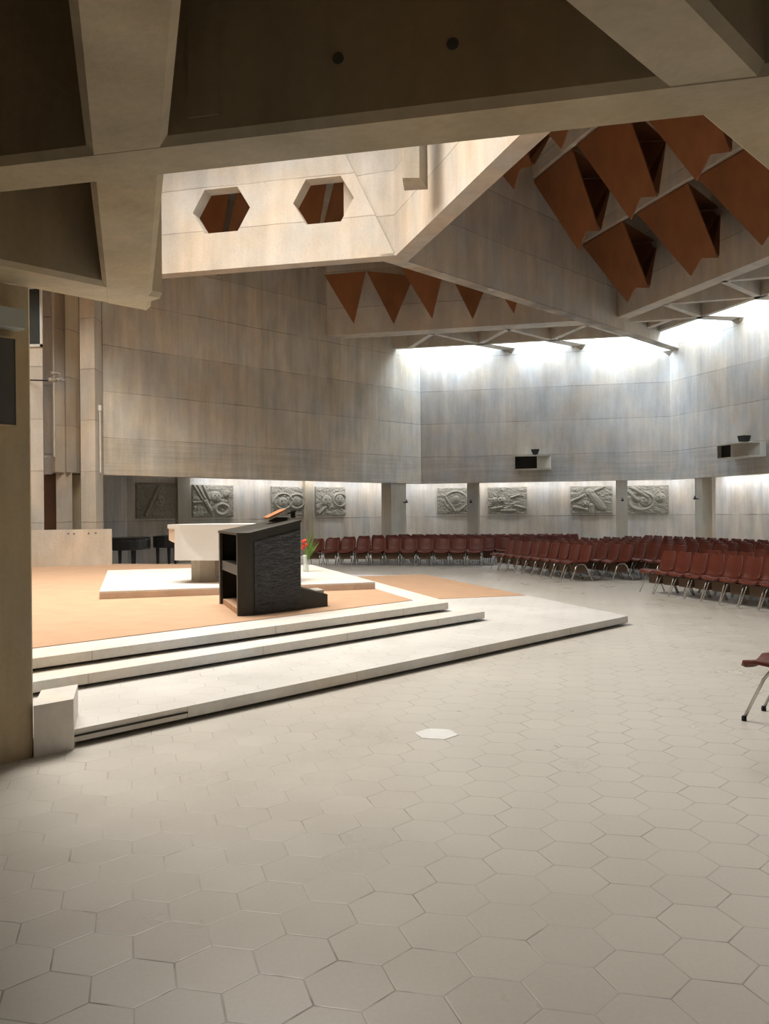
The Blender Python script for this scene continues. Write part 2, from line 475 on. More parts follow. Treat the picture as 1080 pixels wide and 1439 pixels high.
relief(442, 483.5, 684, 725, 'b', RB, 11, 'stone relief with open-mouthed faces right of the narrow pier', [('head', .36, .5, .16), ('head', .78, .55, .15), ('bar', .1, .1, .3, .3, .05), ('arc', .8, .55, .22, .05)])
relief(614, 657, 686, 722.5, 'a', RA, 14, 'narrow stone relief with a curved figure, between the two left columns', [('arc', .62, .5, .36, .05), ('head', .62, .55, .12), ('bar', .25, .7, .6, .1, .04), ('bar', .7, .1, .95, .35, .04)])
relief(685, 740, 685, 722, 'a', RA, 17, 'wide stone relief with a small boat-like bar at its foot', [('head', .18, .48, .1), ('head', .36, .5, .1), ('bar', .35, .12, .7, .12, .035), ('bar', .6, .6, .8, .7, .03), ('bar', .1, .2, .35, .25, .04), ('bar', .7, .3, .98, .2, .04)])
relief(801, 860, 683.5, 722, 'a', RA, 21, 'stone relief crossed by a long slanted beam over a long head', [('bar', .02, .45, .8, .98, .045), ('bar', .45, .8, .75, .2, .09), ('bar', .1, .25, .4, .15, .05), ('head', .35, .35, .1), ('bar', .5, .3, .5, .05, .06)])
relief(880, 939, 682.5, 722.5, 'a', RA, 25, 'stone relief with two tilted round faces near the right column', [('arc', .35, .45, .3, .07), ('head', .45, .45, .14), ('head', .8, .55, .13), ('bar', .05, .8, .25, .5, .05), ('bar', .1, .95, .5, .6, .05)])

# ------------------------------------------------------------------ roof: big deep beams on the three directions
Z2 = 7.15; Z6 = 7.5
def big(name, bm, label, mat='beam', group=None):
    return tag(link(name, bm, mat), label, 'beam', group)

B2a, B2b = 12.30, 12.66
A1a, A1b = 17.72, 18.08
C3a, C3b = 5.56, 5.95
A6a, A6b = 26.80, 27.5
C5a, C5b = 14.35, 14.80
AE, CE_ = 29.6, 16.78
NT_ = None
# b2: from the lantern corner out to the wall corner
p_in = meet('b', B2a, 'c', C3a)
bm = BM()
q1 = meet('b', B2a, 'a', A1a + .0); 
prism(bm, [meet('b', B2a, 'c', C3b), meet('b', B2a, 'c', WC), meet('b', B2b, 'a', WA) , meet('b', B2b, 'a', A1b)], Z2, 11.9)
big('roof_beam', bm, 'huge deep concrete roof beam running from the lantern corner to the far wall corner')
# b3: lantern wall toward the camera
bm = BM()
prism(bm, [pt('c', -4.0, C3a), meet('c', C3a, 'b', B2b - .02), meet('b', B2a, 'c', C3b), pt('c', -4.0, C3b)], Z2, 13.5)
big('lantern_wall', bm, 'bright lantern wall and beam slanting from the lantern corner up toward the viewer', 'lantern')
# fin hanging inside the lantern; darker column concrete stands in for its shade
hp = at_depth(565, 252, 15.2); hq = at_depth(589, 252, 15.2)
bm = BM()
inner = pt('c', al('c', hq.xy), C3a + .05)
w = (hq.xy - hp.xy)
prism(bm, [hp.xy, hq.xy, hq.xy + Vector((.18, .55)), hp.xy + Vector((.05, .60))], at_depth(575, 250, 15.2).z, 13.2)
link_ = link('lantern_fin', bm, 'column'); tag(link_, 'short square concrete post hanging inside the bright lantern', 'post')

# b1 with its two hexagonal openings: the lantern's left wall
def lantern_left():
    d = 'a'; pp0, pp1 = A1a, A1b
    corner = meet('a', A1a, 'c', C3a)
    ar = al('a', corner) - .03
    top = 13.4
    P = on_wall(485, 217, 'a', A1a); slope = (al('a', P.xy) - ar) / (P.z - Z2)
    atop = ar + slope * (top - Z2)
    a_left = -13.5
    holes = []
    for (cu, cv) in ((310.5, 294.5), (454, 282.5)):
        c = on_wall(cu, cv, 'a', A1a); ca = al('a', c.xy)
        holes.append((ca, c.z))
    hz = sum(h[1] for h in holes) / 2; hw, hh, ht = .70, .50, .40
    bm = BM()
    def put(poly):
        bmv = []
        for pp in (pp0, pp1):
            row = []
            for (x, z) in poly:
                q = pt('a', x, pp); row.append(bm.verts.new((q.x, q.y, z)))
            bmv.append(row)
        bm.faces.new(bmv[0]); bm.faces.new(bmv[1])
        return bmv
    # build the slab as columns of quads around the holes, front and back, then the rims
    xr = lambda z: ar + slope * (z - Z2)
    front = []
    zs = (Z2, hz - hh, hz, hz + hh, top)
    def outline(pp):
        v = {}
        def V(x, z):
            k = (round(x, 4), round(z, 4))
            if k not in v:
                q = pt('a', x, pp); v[k] = bm.verts.new((q.x, q.y, z))
            return v[k]
        (c1, _), (c2, _) = holes
        F_ = []
        # lower and upper strips
        F_.append([(a_left, Z2), (xr(Z2), Z2), (xr(hz - hh), hz - hh), (c2 + ht, hz - hh), (c2 - ht, hz - hh), (c1 + ht, hz - hh), (c1 - ht, hz - hh), (a_left, hz - hh)])
        F_.append([(a_left, hz + hh), (c1 - ht, hz + hh), (c1 + ht, hz + hh), (c2 - ht, hz + hh), (c2 + ht, hz + hh), (xr(hz + hh), hz + hh), (xr(top), top), (a_left, top)])
        F_.append([(a_left, hz - hh), (c1 - ht, hz - hh), (c1 - hw, hz), (c1 - ht, hz + hh), (a_left, hz + hh)])
        F_.append([(c1 + ht, hz - hh), (c2 - ht, hz - hh), (c2 - hw, hz), (c2 - ht, hz + hh), (c1 + ht, hz + hh), (c1 + hw, hz)])
        F_.append([(c2 + ht, hz - hh), (xr(hz - hh), hz - hh), (xr(hz + hh), hz + hh), (c2 + ht, hz + hh), (c2 + hw, hz)])
        for f in F_: bm.faces.new([V(*q) for q in f])
        return V
    V0 = outline(pp0); V1 = outline(pp1)
    def rim(loop):
        for i in range(len(loop)):
            a_, b_ = loop[i], loop[(i + 1) % len(loop)]
            bm.faces.new((V0(*a_), V0(*b_), V1(*b_), V1(*a_)))
    for (cx, _) in holes:
        rim([(cx + ht, hz - hh), (cx + hw, hz), (cx + ht, hz + hh), (cx - ht, hz + hh), (cx - hw, hz), (cx - ht, hz - hh)])
    rim([(a_left, Z2), (xr(Z2), Z2), (xr(hz - hh), hz - hh), (xr(hz + hh), hz + hh), (xr(top), top), (a_left, top), (a_left, hz + hh), (a_left, hz - hh)])
    o = link('lantern_wall', bm, 'lantern')
    tag(o, 'lantern wall pierced by two hexagonal openings', 'wall panel')
    # splayed corner face behind the slanted end of that slab
    bm = BM()
    C0 = meet('a', A1a + .14, 'c', C3a + .06)
    d2 = Vector((math.cos(math.radians(160)), math.sin(math.radians(160))))
    C1 = C0 + d2 * 1.22
    board(bm, [(C0.x, C0.y, Z2 + .05), (C1.x, C1.y, 8.2), (C1.x, C1.y, 13.4), (C0.x, C0.y, 13.4)], .12)
    tag(link('lantern_corner', bm, 'lantern'), 'white splayed corner face of the lantern, brightest concrete in view', 'wall panel')
lantern_left()
bm = BM(); cA = meet('a', A1a, 'c', C3a)
prism(bm, [cA - U['a'] * .35, cA + N['a'] * 0, meet('c', C3b, 'b', B2a), meet('c', C3a, 'b', B2b), meet('b', B2b, 'a', A1b), meet('a', A1b, 'c', C3a) - U['a'] * .35], Z2 - .002, Z2 + .05)
tag(link('beam_node', bm, 'lantern'), 'small concrete node where the lantern walls meet the long roof beam', 'beam')
# remaining lantern walls on the near and left sides (outside the view) so light is boxed in like the place
LC = meet('a', A1a, 'c', C3a); S_ = 8.6
h1 = LC - U['a'] * S_; h2 = h1 - U['b'] * S_; h3 = h2 - U['c'] * -S_ 
bm = BM()
pl_ = pt('a', -13.5, A1a); pn = pl_ - U['b'] * 8.0
prism(bm, [pl_, pn, pn + Vector((-.3, 0)), pl_ + Vector((-.3, 0))], Z2 + .4, 13.4)
struct(link('wall_lantern_side', bm, 'lantern'))

# b6, b5 and the edge ring
bm = BM()
bar(bm, 'a', al('a', meet('b', WB, 'a', A6a)) - .0, al('a', meet('b', B2b, 'a', A6a)), A6a, A6a + .5, Z6, 9.6)
bm2 = BM()
prism(bm2, [meet('b', WB, 'a', A6a), meet('b', B2b, 'a', A6a), meet('b', B2b, 'a', A6b), meet('b', WB, 'a', A6b)], Z6, 10.6); bm.free()
big('roof_beam', bm2, 'deep concrete beam behind the row of brown baffles, left wall to long beam')
bm = BM()
prism(bm, [meet('b', B2a, 'c', C5a), pt('c', -4, C5a), pt('c', -4, C5b), meet('b', B2a, 'c', C5b)], Z6, 10.6)
big('roof_beam', bm, 'deep concrete beam along the right edge of the large brown baffles')
bm = BM()
prism(bm, [meet('b', WB, 'a', AE), meet('b', B2b, 'a', AE), meet('b', B2b, 'a', AE + .16), meet('b', WB, 'a', AE + .16)], Z6, 9.0)
big('edge_beam', bm, 'thin concrete edge beam along the bright slot of the back wall')
bm = BM()
prism(bm, [meet('b', B2a, 'c', CE_), pt('c', -4, CE_), pt('c', -4, CE_ + .16), meet('b', B2a, 'c', CE_ + .16)], Z6, 9.0)
big('edge_beam', bm, 'thin concrete edge beam along the bright slot of the right wall')
# zigzag ribs
def rib(name, p, q, w, z0, z1, lb, grp):
    p, q = Vector(p), Vector(q); t = (q - p).normalized(); n = Vector((-t.y, t.x)) * w / 2
    bm = BM(); prism(bm, [p + n, q + n, q - n, p - n], z0, z1)
    return tag(link(name, bm, 'beam'), lb, 'beam', grp)
zl = 'zigzag rib of the back wall roof edge'
G = 2.5
V = [pt('a', -3.41 + G * k, AE + .08) for k in range(-1, 4)]
W_ = [pt('a', -4.70 + G * k, A6b - .02) for k in range(0, 4)]
places = ['leftmost pair beside the left wall', 'second pair from the left wall', 'third pair from the left wall', 'pair nearest the long beam']
bmin = al('a', meet('b', B2b, 'a', AE))
for k in range(4):
    rib('ceiling_rib', V[k], W_[k], .19, Z6, 8.5, 'thin concrete roof rib rising leftward, ' + places[k], 'zigzag ribs along the back wall slot')
    if al('a', V[k + 1]) < bmin + .3:
        rib('ceiling_rib', V[k + 1], W_[k], .19, Z6, 8.5, 'thin concrete roof rib rising rightward, ' + places[k], 'zigzag ribs along the back wall slot')
UU = [pt('c', -21.85 + G * k, CE_ + .08) for k in range(0, 6)]
WW = [pt('c', -23.25 + G * k, C5b - .02) for k in range(0, 6)]
pr = ['first from the long beam', 'second from the long beam', 'third from the long beam', 'fourth from the long beam', 'fifth from the long beam', 'sixth from the long beam']
for k in range(6):
    rib('ceiling_rib', UU[k], WW[k], .19, Z6, 8.5, 'level roof rib on the right side, ' + pr[k], 'zigzag ribs along the right wall slot')
    if k < 5: rib('ceiling_rib', UU[k], WW[k + 1], .19, Z6, 8.5, 'slanting roof rib on the right side, ' + pr[k], 'zigzag ribs along the right wall slot')
# bracket ends that reach the wall
def stub(p, q, lb):
    t = (q - p).normalized(); n = Vector((-t.y, t.x))
    bm = BM(); w0, w1 = .24, .26
    lo = [p + n * w0, q + n * w1, q - n * w1, p - n * w0]
    prism(bm, lo, Z6, 8.3)
    r = tag(link('beam_end_bracket', bm, 'beam'), lb, 'bracket', 'bracket ends between roof edge and wall')
    # flared pad below the tip
    bm = BM(); c = q - t * .1
    pts = [c + n * .24, c - n * .24, q - n * .24, q + n * .24]
    pts = [x + t * .0 for x in pts]
    vs = [bm.verts.new((x.x, x.y, Z6)) for x in pts]; tip = [bm.verts.new((q.x + n.x * .05, q.y + n.y * .05, Z6 - .16)), bm.verts.new((q.x - n.x * .05, q.y - n.y * .05, Z6 - .16))]
    bm.faces.new(vs); bm.faces.new((vs[0], vs[1], tip[1], tip[0])); bm.faces.new((vs[3], vs[2], tip[1], tip[0])); bm.faces.new((vs[0], vs[3], tip[0])); bm.faces.new((vs[1], vs[2], tip[1]))
    o = link('bearing_pad', bm, 'column', r)
for k, lb in ((1, 'bracket end of the roof edge on the back wall, nearest the left corner'), (2, 'bracket end of the roof edge on the back wall, middle one')):
    p = V[k]; stub(p, pt('a', al('a', p) + 1.0, WA), lb)
for k, lb in ((0, 'bracket end touching the right wall, first from the long beam'), (1, 'bracket end touching the right wall, second from the long beam'), (2, 'bracket end touching the right wall, third from the long beam')):
    p = UU[k]; stub(p, pt('c', al('c', p) + .12, WC), lb)

bm = BM(); q = K2; t = U['b']; n = N['b']; c = q - t * .12
vs = [bm.verts.new((x.x, x.y, Z2)) for x in (c + n * .3, c - n * .3, q - n * .3, q + n * .3)]; tip = [bm.verts.new((q.x + n.x * .05, q.y + n.y * .05, Z2 - .18)), bm.verts.new((q.x - n.x * .05, q.y - n.y * .05, Z2 - .18))]
bm.faces.new(vs); bm.faces.new((vs[0], vs[1], tip[1], tip[0])); bm.faces.new((vs[3], vs[2], tip[1], tip[0])); bm.faces.new((vs[0], vs[3], tip[0])); bm.faces.new((vs[1], vs[2], tip[1]))
link('bearing_pad', bm, 'column', bpy.data.objects['roof_beam'])
# roof slabs
bm = BM()
prism(bm, [meet('b', WB, 'a', A1b), meet('b', B2a, 'a', A1b), meet('b', B2a, 'a', AE + .16), meet('b', WB, 'a', AE + .16)], 11.0, 11.3)
struct(link('ceiling_left_bay', bm, 'beam'))
bm = BM()
prism(bm, [pt('c', -4, C3b - .1), meet('c', C3b - .1, 'b', B2a + .1), meet('b', B2a + .1, 'c', CE_ + .16), pt('c', -4, CE_ + .16)], 11.0, 11.3)
struct(link('ceiling_right_bay', bm, 'beam'))
# ribbed shallow coffers over the edge zone
bm = BM()
prism(bm, [meet('b', WB, 'a', A6b), meet('b', B2b, 'a', A6b), meet('b', B2b, 'a', AE), meet('b', WB, 'a', AE)], 8.4, 8.6)
struct(link('ceiling_edge_back', bm, 'beam'))
bm = BM()
prism(bm, [meet('b', B2a, 'c', C5b), pt('c', -4, C5b), pt('c', -4, CE_), meet('b', B2a, 'c', CE_)], 8.4, 8.6)
struct(link('ceiling_edge_right', bm, 'beam'))
# roof over the chancel at left and over the near right
bm = BM()
prism(bm, [(-14, 21.5), pt('a', -13.6, A1b), meet('b', WB, 'a', A1b), meet('b', WB, 'a', 24)+Vector((-.2,.2)), (-14, 24)], 11.0, 11.3)
prism(bm, [(-14, 3), pt('a', -13.6, 5.0), pt('a', -13.6, A1b), (-14, 21.5)], 13.2, 13.4)
struct(link('ceiling_chancel', bm, 'beam'))

# ------------------------------------------------------------------ timber baffles
def baffle_right(A_al, pp, ztop, depth, lb, w=2.05, off=.5):
    base = pt('c', A_al, pp)
    r = empty('timber_baffle', (base.x, base.y, ztop)); tag(r, lb, 'baffle', 'brown timber baffles right of the long beam')
    def P(a_, p_, z): q = U['c'] * a_ + N['c'] * p_; return Vector((q.x, q.y, z))
    A_, B_, C_ = P(0, 0, 0), P(w, 0, 0), P(.75, 1.95, 0)
    t1, nt_, t2 = P(1.45, off, -depth), P(1.95, off * .86, -depth * .86), P(w + .42, off * .95, -depth * .93)
    bm = BM(); board(bm, [A_, B_, t2, nt_, t1], .03); link('board', bm, 'timber', r)
    bm = BM(); board(bm, [A_ + Vector((0, .03, .03)), B_ + Vector((0, .03, .03)), C_ + Vector((0, 0, .03))], .02); link('top_board', bm, 'timber', r)
    bm = BM(); board(bm, [A_ + Vector((.0, .04, 0)), C_, P(w + .40, off * .95 + .05, -depth * .91), P(w + .18, off * .9 + .08, -depth * .80), P(1.5, off + .04, -depth * .80)], .03); link('board', bm, 'timber', r)
rows = [
    (8.3, 9.9 + EYE - .35, 1.9, [(-19.6, 'small brown baffle peeping out beside the bright lantern edge'), (-17.3, 'small brown baffle just right of the lantern edge, under the foyer beam'), (-15.0, 'brown baffle high above the lantern edge, mostly behind the foyer beam')]),
    (10.4, 8.8 + EYE, 2.24, [(-20.25, 'big brown baffle nearest the lantern, notched tip over the grey beam'), (-17.95, 'big brown baffle in the centre, right of the one nearest the lantern'), (-15.65, 'brown baffle at the top, cut by the slanting foyer beam'), (-13.35, 'brown baffle mostly hidden behind the slanting foyer beam')]),
    (12.58, 7.63 + EYE, 1.96, [(-21.45, 'lowest brown baffle, farthest along the long beam'), (-18.75, 'brown baffle right of the lowest one, in front of the right beam'), (-16.35, 'brown baffle close to the right edge of the picture'), (-14.0, 'brown baffle at the right picture edge under the foyer beam')])]
for (pp, zt, dep, lst) in rows:
    for (a_, lb) in lst: baffle_right(a_, pp, zt, dep, lb)
    bm = BM(); a0 = al('c', meet('c', pp, 'b', B2a)); bar(bm, 'c', a0, -5, pp - .10, pp + .04, zt + .06, min(zt + 1.5, 11.0))
    nm = {8.3: 'grey roof rib above the baffles nearest the lantern', 10.4: 'grey roof rib above the big central baffles', 12.58: 'grey roof rib above the lowest baffles'}[pp]
    tag(link('ceiling_rib', bm, 'beam'), nm, 'beam')

def baffle_left(u, v, lb, first=True, wL=.95, wR=.75, dep=1.6, T=7.5):
    tip = on_level(u, v, T)
    r = empty('timber_baffle', (tip.x, tip.y, T + dep)); tag(r, lb, 'baffle', 'brown timber baffles in a row under the lantern wall')
    def P(a_, p_, z): q = U['a'] * a_ + N['a'] * p_; return Vector((q.x, q.y, z))
    bm = BM(); board(bm, [P(-wL, .0, 0), P(wR * .55, -.05, 0), P(0, 0, -dep)], .03); link('board', bm, 'timber', r)
    bm = BM(); board(bm, [P(wR * .55 + .03, -.04, 0), P(1.75, .85, 0), P(1.2, .35, -dep)], .03); link('board', bm, 'timber', r)
baffle_left(497, 455, 'brown timber baffle under the lantern wall, leftmost of the row')
baffle_left(607, 448, 'brown timber baffle under the lantern wall, middle of the row')
baffle_left(722, 441, 'brown timber baffle under the lantern wall, rightmost small tip')
# a second row seen through the hexagonal openings
for (a_, pp, lb) in ((-10.2, 22.3, 'brown baffle seen through the left hexagonal opening'), (-7.3, 22.3, 'brown baffle seen through the right hexagonal opening'), (-4.3, 22.3, 'brown baffle just right of those seen through the openings')):
    q = pt('a', a_, pp)
    r = empty('timber_baffle', (q.x, q.y, 11.0)); tag(r, lb, 'baffle', 'brown timber baffles in a row under the lantern wall')
    def P(x_, p_, z): s_ = U['a'] * x_ + N['a'] * p_; return Vector((s_.x, s_.y, z))
    bm = BM(); board(bm, [P(-.8, 0, 0), P(.6, 0, 0), P(0, .3, -2.5)], .03); link('board', bm, 'timber', r)
    bm = BM(); board(bm, [P(.85, 0, 0), P(1.6, 1.5, 0), P(.03, .33, -2.5)], .03); link('board', bm, 'timber', r)
bm = BM(); bar(bm, 'a', -12.5, -2.6, 24.3, 24.6, 9.4, 11.0)
tag(link('ceiling_rib', bm, 'beam'), 'grey roof rib glimpsed through the hexagonal openings', 'beam')

# ------------------------------------------------------------------ foyer ceiling: chamfered beams over the camera
FZ = 3.1; FT = 4.5
def prof(p0, p1, ch0=True, ch1=True):
    c = .03
    L_ = [(p0, FZ), (p1, FZ)]
    L_ += [(p1 + c, FZ + .032), (p1 + c, FT)] if ch1 else [(p1, FT)]
    L_ += [(p0 - c, FT), (p0 - c, FZ + .032)] if ch0 else [(p0, FT)]
    return L_
fy = []
bm = BM(); section(bm, 'a', prof(3.14, 3.385, True, False), -9, 9)
o = big('foyer_beam', bm, 'wide foyer beam crossing the whole picture, two round plugs on its dark face', 'foyer')
for (u, v, lb) in ((475, 82, None), (636, 62, None)):
    p = on_wall(u, v, 'a', 3.11)
    bm = BM()
    n = -N['a']
    tube(bm, [(p.x - n.x * .02, p.y - n.y * .02, p.z), (p.x + n.x * .006, p.y + n.y * .006, p.z)], .022, 20)
    link('plug', bm, 'grey', o)
# vertical board band on the dark face
p0, p1 = on_wall(265, 100, 'a', 3.11), on_wall(308, 100, 'a', 3.11)
bm = BM(); bar(bm, 'a', al('a', p0.xy), al('a', p1.xy), 3.10, 3.1115, FZ + .09, FT); link('formwork_strip', bm, 'pier', o)
eps = .002
bm = BM(); section(bm, 'c', prof(-.13, .13, True, True), lambda p: al('c', meet('c', p, 'b', 5.49)), lambda p: 6.0)
for v in bm.verts: v.co.z += eps
big('foyer_beam', bm, 'foyer beam running away from the viewer at upper left', 'foyer')
bm = BM(); section(bm, 'b', prof(1.035, 1.285, True, True), -4, 9)
for v in bm.verts: v.co.z += 2 * eps
big('foyer_beam', bm, 'slanting foyer beam at the upper right corner', 'foyer')
bm = BM(); section(bm, 'b', prof(5.13, 5.49, True, False), -8, al('b', meet('b', 5.3, 'c', .13)))
for v in bm.verts: v.co.z += 3 * eps
big('foyer_beam', bm, 'foyer beam resting on the pier at the left picture edge', 'foyer')
# closed deck over the foyer
def deck(name, poly):
    bm = BM(); prism(bm, poly, FT, FT + .25); return struct(link(name, bm, 'foyer'))
deck('ceiling_foyer', [pt('a', -9, 3.38), pt('a', 12, 3.38), Vector((20, -6)), Vector((-13.5, -6)), Vector((-13.5, 4))])
deck('ceiling_foyer_left', [meet('a', 3.38, 'c', .13), meet('b', 5.49, 'c', .13), pt('b', -8, 5.49), pt('a', -9, 3.38)])
deck('ceiling_foyer_right', [meet('a', 3.38, 'b', 1.285), pt('b', 9.5, 1.285), pt('b', 9.5, -8), pt('a', 9, 3.38)])
# edge wall from foyer deck up to the roof
bm = BM(); bar(bm, 'a', -9, 16, 3.15, 3.38, FT + .25, 11.3); 
struct(link('wall_above_foyer', bm, 'foyer'))

# ------------------------------------------------------------------ pier at left with its fittings
bm = BM()
pr_ = pt('b', 2.46, 5.49)
prism(bm, [pt('b', -9, 5.49), pr_ - U['b'] * .015, pr_ + N['b'] * .02, pr_ + N['b'] * .45, pt('b', -9, 5.94)], 0, FZ + .004)
o = link('concrete_pier', bm, 'pier'); tag(o, 'large brown-grey concrete pier at the left picture edge', 'pier')
bm = BM()
e0 = pt('b', 2.44, 5.46); e1 = on_level(92.5, 1049, 0).xy
e1 = pt('b', al('b', e1), 5.46); e2 = e1 - U['c'] * .52; e3 = e0 - U['c'] * .52
prism(bm, [e0, e1, e2, e3], 0, .345)
o = link('stone_block', bm, 'step'); tag(o, 'low pale stone block between the pier and the first step', 'block')
# grey panel and emergency light on the pier
def on_pier(u, v): return on_wall(u, v, 'b', 5.485)
a_, b_ = on_pier(-40, 470), on_pier(18, 598)
bm = BM(); bar(bm, 'b', al('b', a_.xy) , al('b', b_.xy), 5.44, 5.488, b_.z, a_.z)
o = link('wall_panel', bm, 'grey'); tag(o, 'dark grey framed panel on the left pier', 'panel')
bm = BM(); a2, b2_ = al('b', a_.xy), al('b', b_.xy)
for (x0, x1, z0, z1) in ((b2_, b2_ + .008, b_.z - .008, a_.z + .008), (a2, b2_ + .008, a_.z, a_.z + .008), (a2, b2_ + .008, b_.z - .008, b_.z)):
    bar(bm, 'b', x0, x1, 5.435, 5.488, z0, z1)
link('frame', bm, 'pier', o)
a_, b_ = on_pier(-14, 433), on_pier(26, 466)
r = empty('emergency_light', (a_.x, a_.y, b_.z)); tag(r, 'clear plastic emergency light box above the grey panel', 'light')
bm = BM(); bar(bm, 'b', al('b', a_.xy), al('b', b_.xy), 5.37, 5.47, b_.z, a_.z); world_child(link('housing', bm, 'clear'), r)
bm = BM(); bar(bm, 'b', al('b', a_.xy), al('b', b_.xy), 5.47, 5.488, b_.z, a_.z); world_child(link('back_plate', bm, 'whitepl'), r)
c_ = on_wall(9, 446, 'b', 5.42)
bm = BM(); tube(bm, [c_ - Vector((U['b'].x, U['b'].y, 0)) * .05, c_ + Vector((U['b'].x, U['b'].y, 0)) * .03], .008, 10); world_child(link('lamp_tube', bm, 'whitepl'), r)

# ------------------------------------------------------------------ platforms and steps
def platform(name, poly, inset, z0, z1, top, lb, cat='step'):
    r = empty(name, (poly[1][0], poly[1][1], z0)); tag(r, lb, cat)
    th = .088
    bm = BM(); prism(bm, poly, z1 - th, z1); so = world_child(link('slab', bm, top), r)
    so.data.materials.append(M['step'])
    for f in so.data.polygons: f.material_index = 0 if f.normal.z > .5 else 1
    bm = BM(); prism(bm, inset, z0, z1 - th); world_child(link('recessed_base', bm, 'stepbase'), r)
    return r
def steppoly(pb, pc, pa, ab=-1.5, left=-13):
    return [pt('b', ab, pb), meet('b', pb, 'c', pc), meet('c', pc, 'a', pa), Vector((left, (pa - N['a'].x * left) / N['a'].y)), Vector((left, 8)), ]
s1 = platform('stone_step', steppoly(5.52, 6.63, 19.2, ab=2.2), steppoly(5.62, 6.53, 19.1, ab=2.2), 0, .12, 'platform', 'broad lowest white step with hexagonal paving')
s2 = platform('stone_step', steppoly(6.77, 4.58, 19.1, ab=1.5), steppoly(6.87, 4.48, 19.0, ab=1.5), .12, .24, 'step', 'narrow middle white step')
s3 = platform('stone_step', steppoly(7.18, 4.14, 19.0, ab=1.0), steppoly(7.28, 4.04, 18.9, ab=1.0), .24, .36, 'step', 'uppermost white step edging the peach carpet')
# thin loose edge strip and groove at the near end of the lowest step
bm = BM(); bar(bm, 'b', 2.74, 3.66, 5.508, 5.53, .070, .080); world_child(link('edge_groove', bm, 'dark'), s1)
# joints between the step stones
for (s, pb, z1, als) in ((s3, 7.18, .36, (3.75, 5.9, 8.0)), (s2, 6.77, .24, (3.5, 5.4, 6.6, 8.2)), (s1, 5.52, .12, (3.66, 5.5, 7.4, 9.3))):
    for a_ in als:
        bm = BM(); bar(bm, 'b', a_, a_ + .006, pb - .0015, pb + .03, z1 - .086, z1 - .001)
        world_child(link('joint', bm, 'pier'), s)
# carpet on top
def area(name, poly, z0, z1, mat, lb, cat):
    bm = BM(); prism(bm, poly, z0, z1); o = link(name, bm, mat); return tag(o, lb, cat)
area('carpet', [pt('b', 1.3, 7.72), meet('b', 7.72, 'c', 3.77), meet('c', 3.77, 'a', 18.85), Vector((-12.9, (18.85 - N['a'].x * -12.9) / N['a'].y)), Vector((-12.9, 8.2))], .36, .368, 'carpet', 'peach carpet covering the sanctuary platform around the altar', 'carpet')
f0, f1 = pt('c', -13.28, 4.66), pt('c', -13.28, 6.60)
area('carpet', [f0, f1, pt('c', -18.6, 6.60), pt('c', -18.6, 4.66)], .12, .126, 'carpet', 'strip of peach carpet on the low platform beside the steps', 'carpet')
# altar dais
c0, c1, c2, c3 = pt('c', -12.86, -.43), pt('c', -12.86, 3.74), pt('c', -17.7, 3.74), pt('c', -17.7, -.43)
r = empty('altar_dais', (c0.x, c0.y, .36)); tag(r, 'low white rectangular dais under the altar', 'dais')
bm = BM(); prism(bm, [c0, c1, c2, c3], .455, .482); world_child(link('top_slab', bm, 'step'), r)
bm = BM(); prism(bm, [c0, c1, c2, c3], .362, .455); world_child(link('riser', bm, 'mensa'), r)

# single white tile in the floor
tc = on_level(612.5, 1031.5, 0).xy
q = (tc - Vector((-.0704, 3.112)))
qx, qy = q.dot(U['a']), q.dot(N['a'])
s_ = .1616
best = min(((i, j, o_) for i in range(-30, 30) for j in range(-30, 60) for o_ in (0, 1)), key=lambda k: (3 * s_ * k[0] + 1.5 * s_ * k[2] - qx) ** 2 + (math.sqrt(3) * s_ * (k[1] + .5 * k[2]) - qy) ** 2)
cx, cy = 3 * s_ * best[0] + 1.5 * s_ * best[2], math.sqrt(3) * s_ * (best[1] + .5 * best[2])
cc = Vector((-.0704, 3.112)) + U['a'] * cx + N['a'] * cy
bm = BM(); prism(bm, [cc + (U['a'] * math.cos(k * math.pi / 3) + N['a'] * math.sin(k * math.pi / 3)) * s_ * .975 for k in range(6)], 0, .0025)
tag(link('floor_tile', bm, 'tile'), 'single bright white hexagonal tile in the beige floor', 'tile')

# ------------------------------------------------------------------ altar
Pf0 = Vector((-3.37, 13.5))
def ap(x, y): return Pf0 + U['a'] * x + N['a'] * y
r = empty('altar', (*ap(1.0, .5), .482)); tag(r, 'stone altar block on pedestals, draped with white cloth', 'altar')
up = [ap(0, 0), ap(1.60, 0), ap(1.78, .28), ap(1.65, 1.05), ap(.0, 1.05), ap(-.24, .24)]
lo = [ap(.04, .04), ap(1.55, .04), ap(1.65, .28), ap(1.55, 1.0), ap(.08, 1.0), ap(-.10, .26)]
bm = BM(); prism(bm, up, 1.17, 1.415); world_child(link('table_top', bm, 'mensa'), r)
bm = BM()
z0, z1, z2 = .87, 1.10, 1.17
lv = [[bm.verts.new((p.x, p.y, z)) for p in poly] for poly, z in ((lo, z0), (lo, z1), (up, z2))]
bm.faces.new(lv[0]); bm.faces.new(lv[2])
for A_, B_ in zip(lv, lv[1:]):
    for i in range(6): bm.faces.new((A_[i], A_[(i + 1) % 6], B_[(i + 1) % 6], B_[i]))
world_child(link('underbody', bm, 'mensa'), r)
for cxp in (.30, 1.25):
    bm = BM(); c = ap(cxp, .50)
    prism(bm, [c + Vector((math.cos(math.radians(k * 60 + 17)), math.sin(math.radians(k * 60 + 17)))) * .245 for k in range(6)], .482, .87)
    world_child(link('pedestal', bm, 'pedestal'), r)
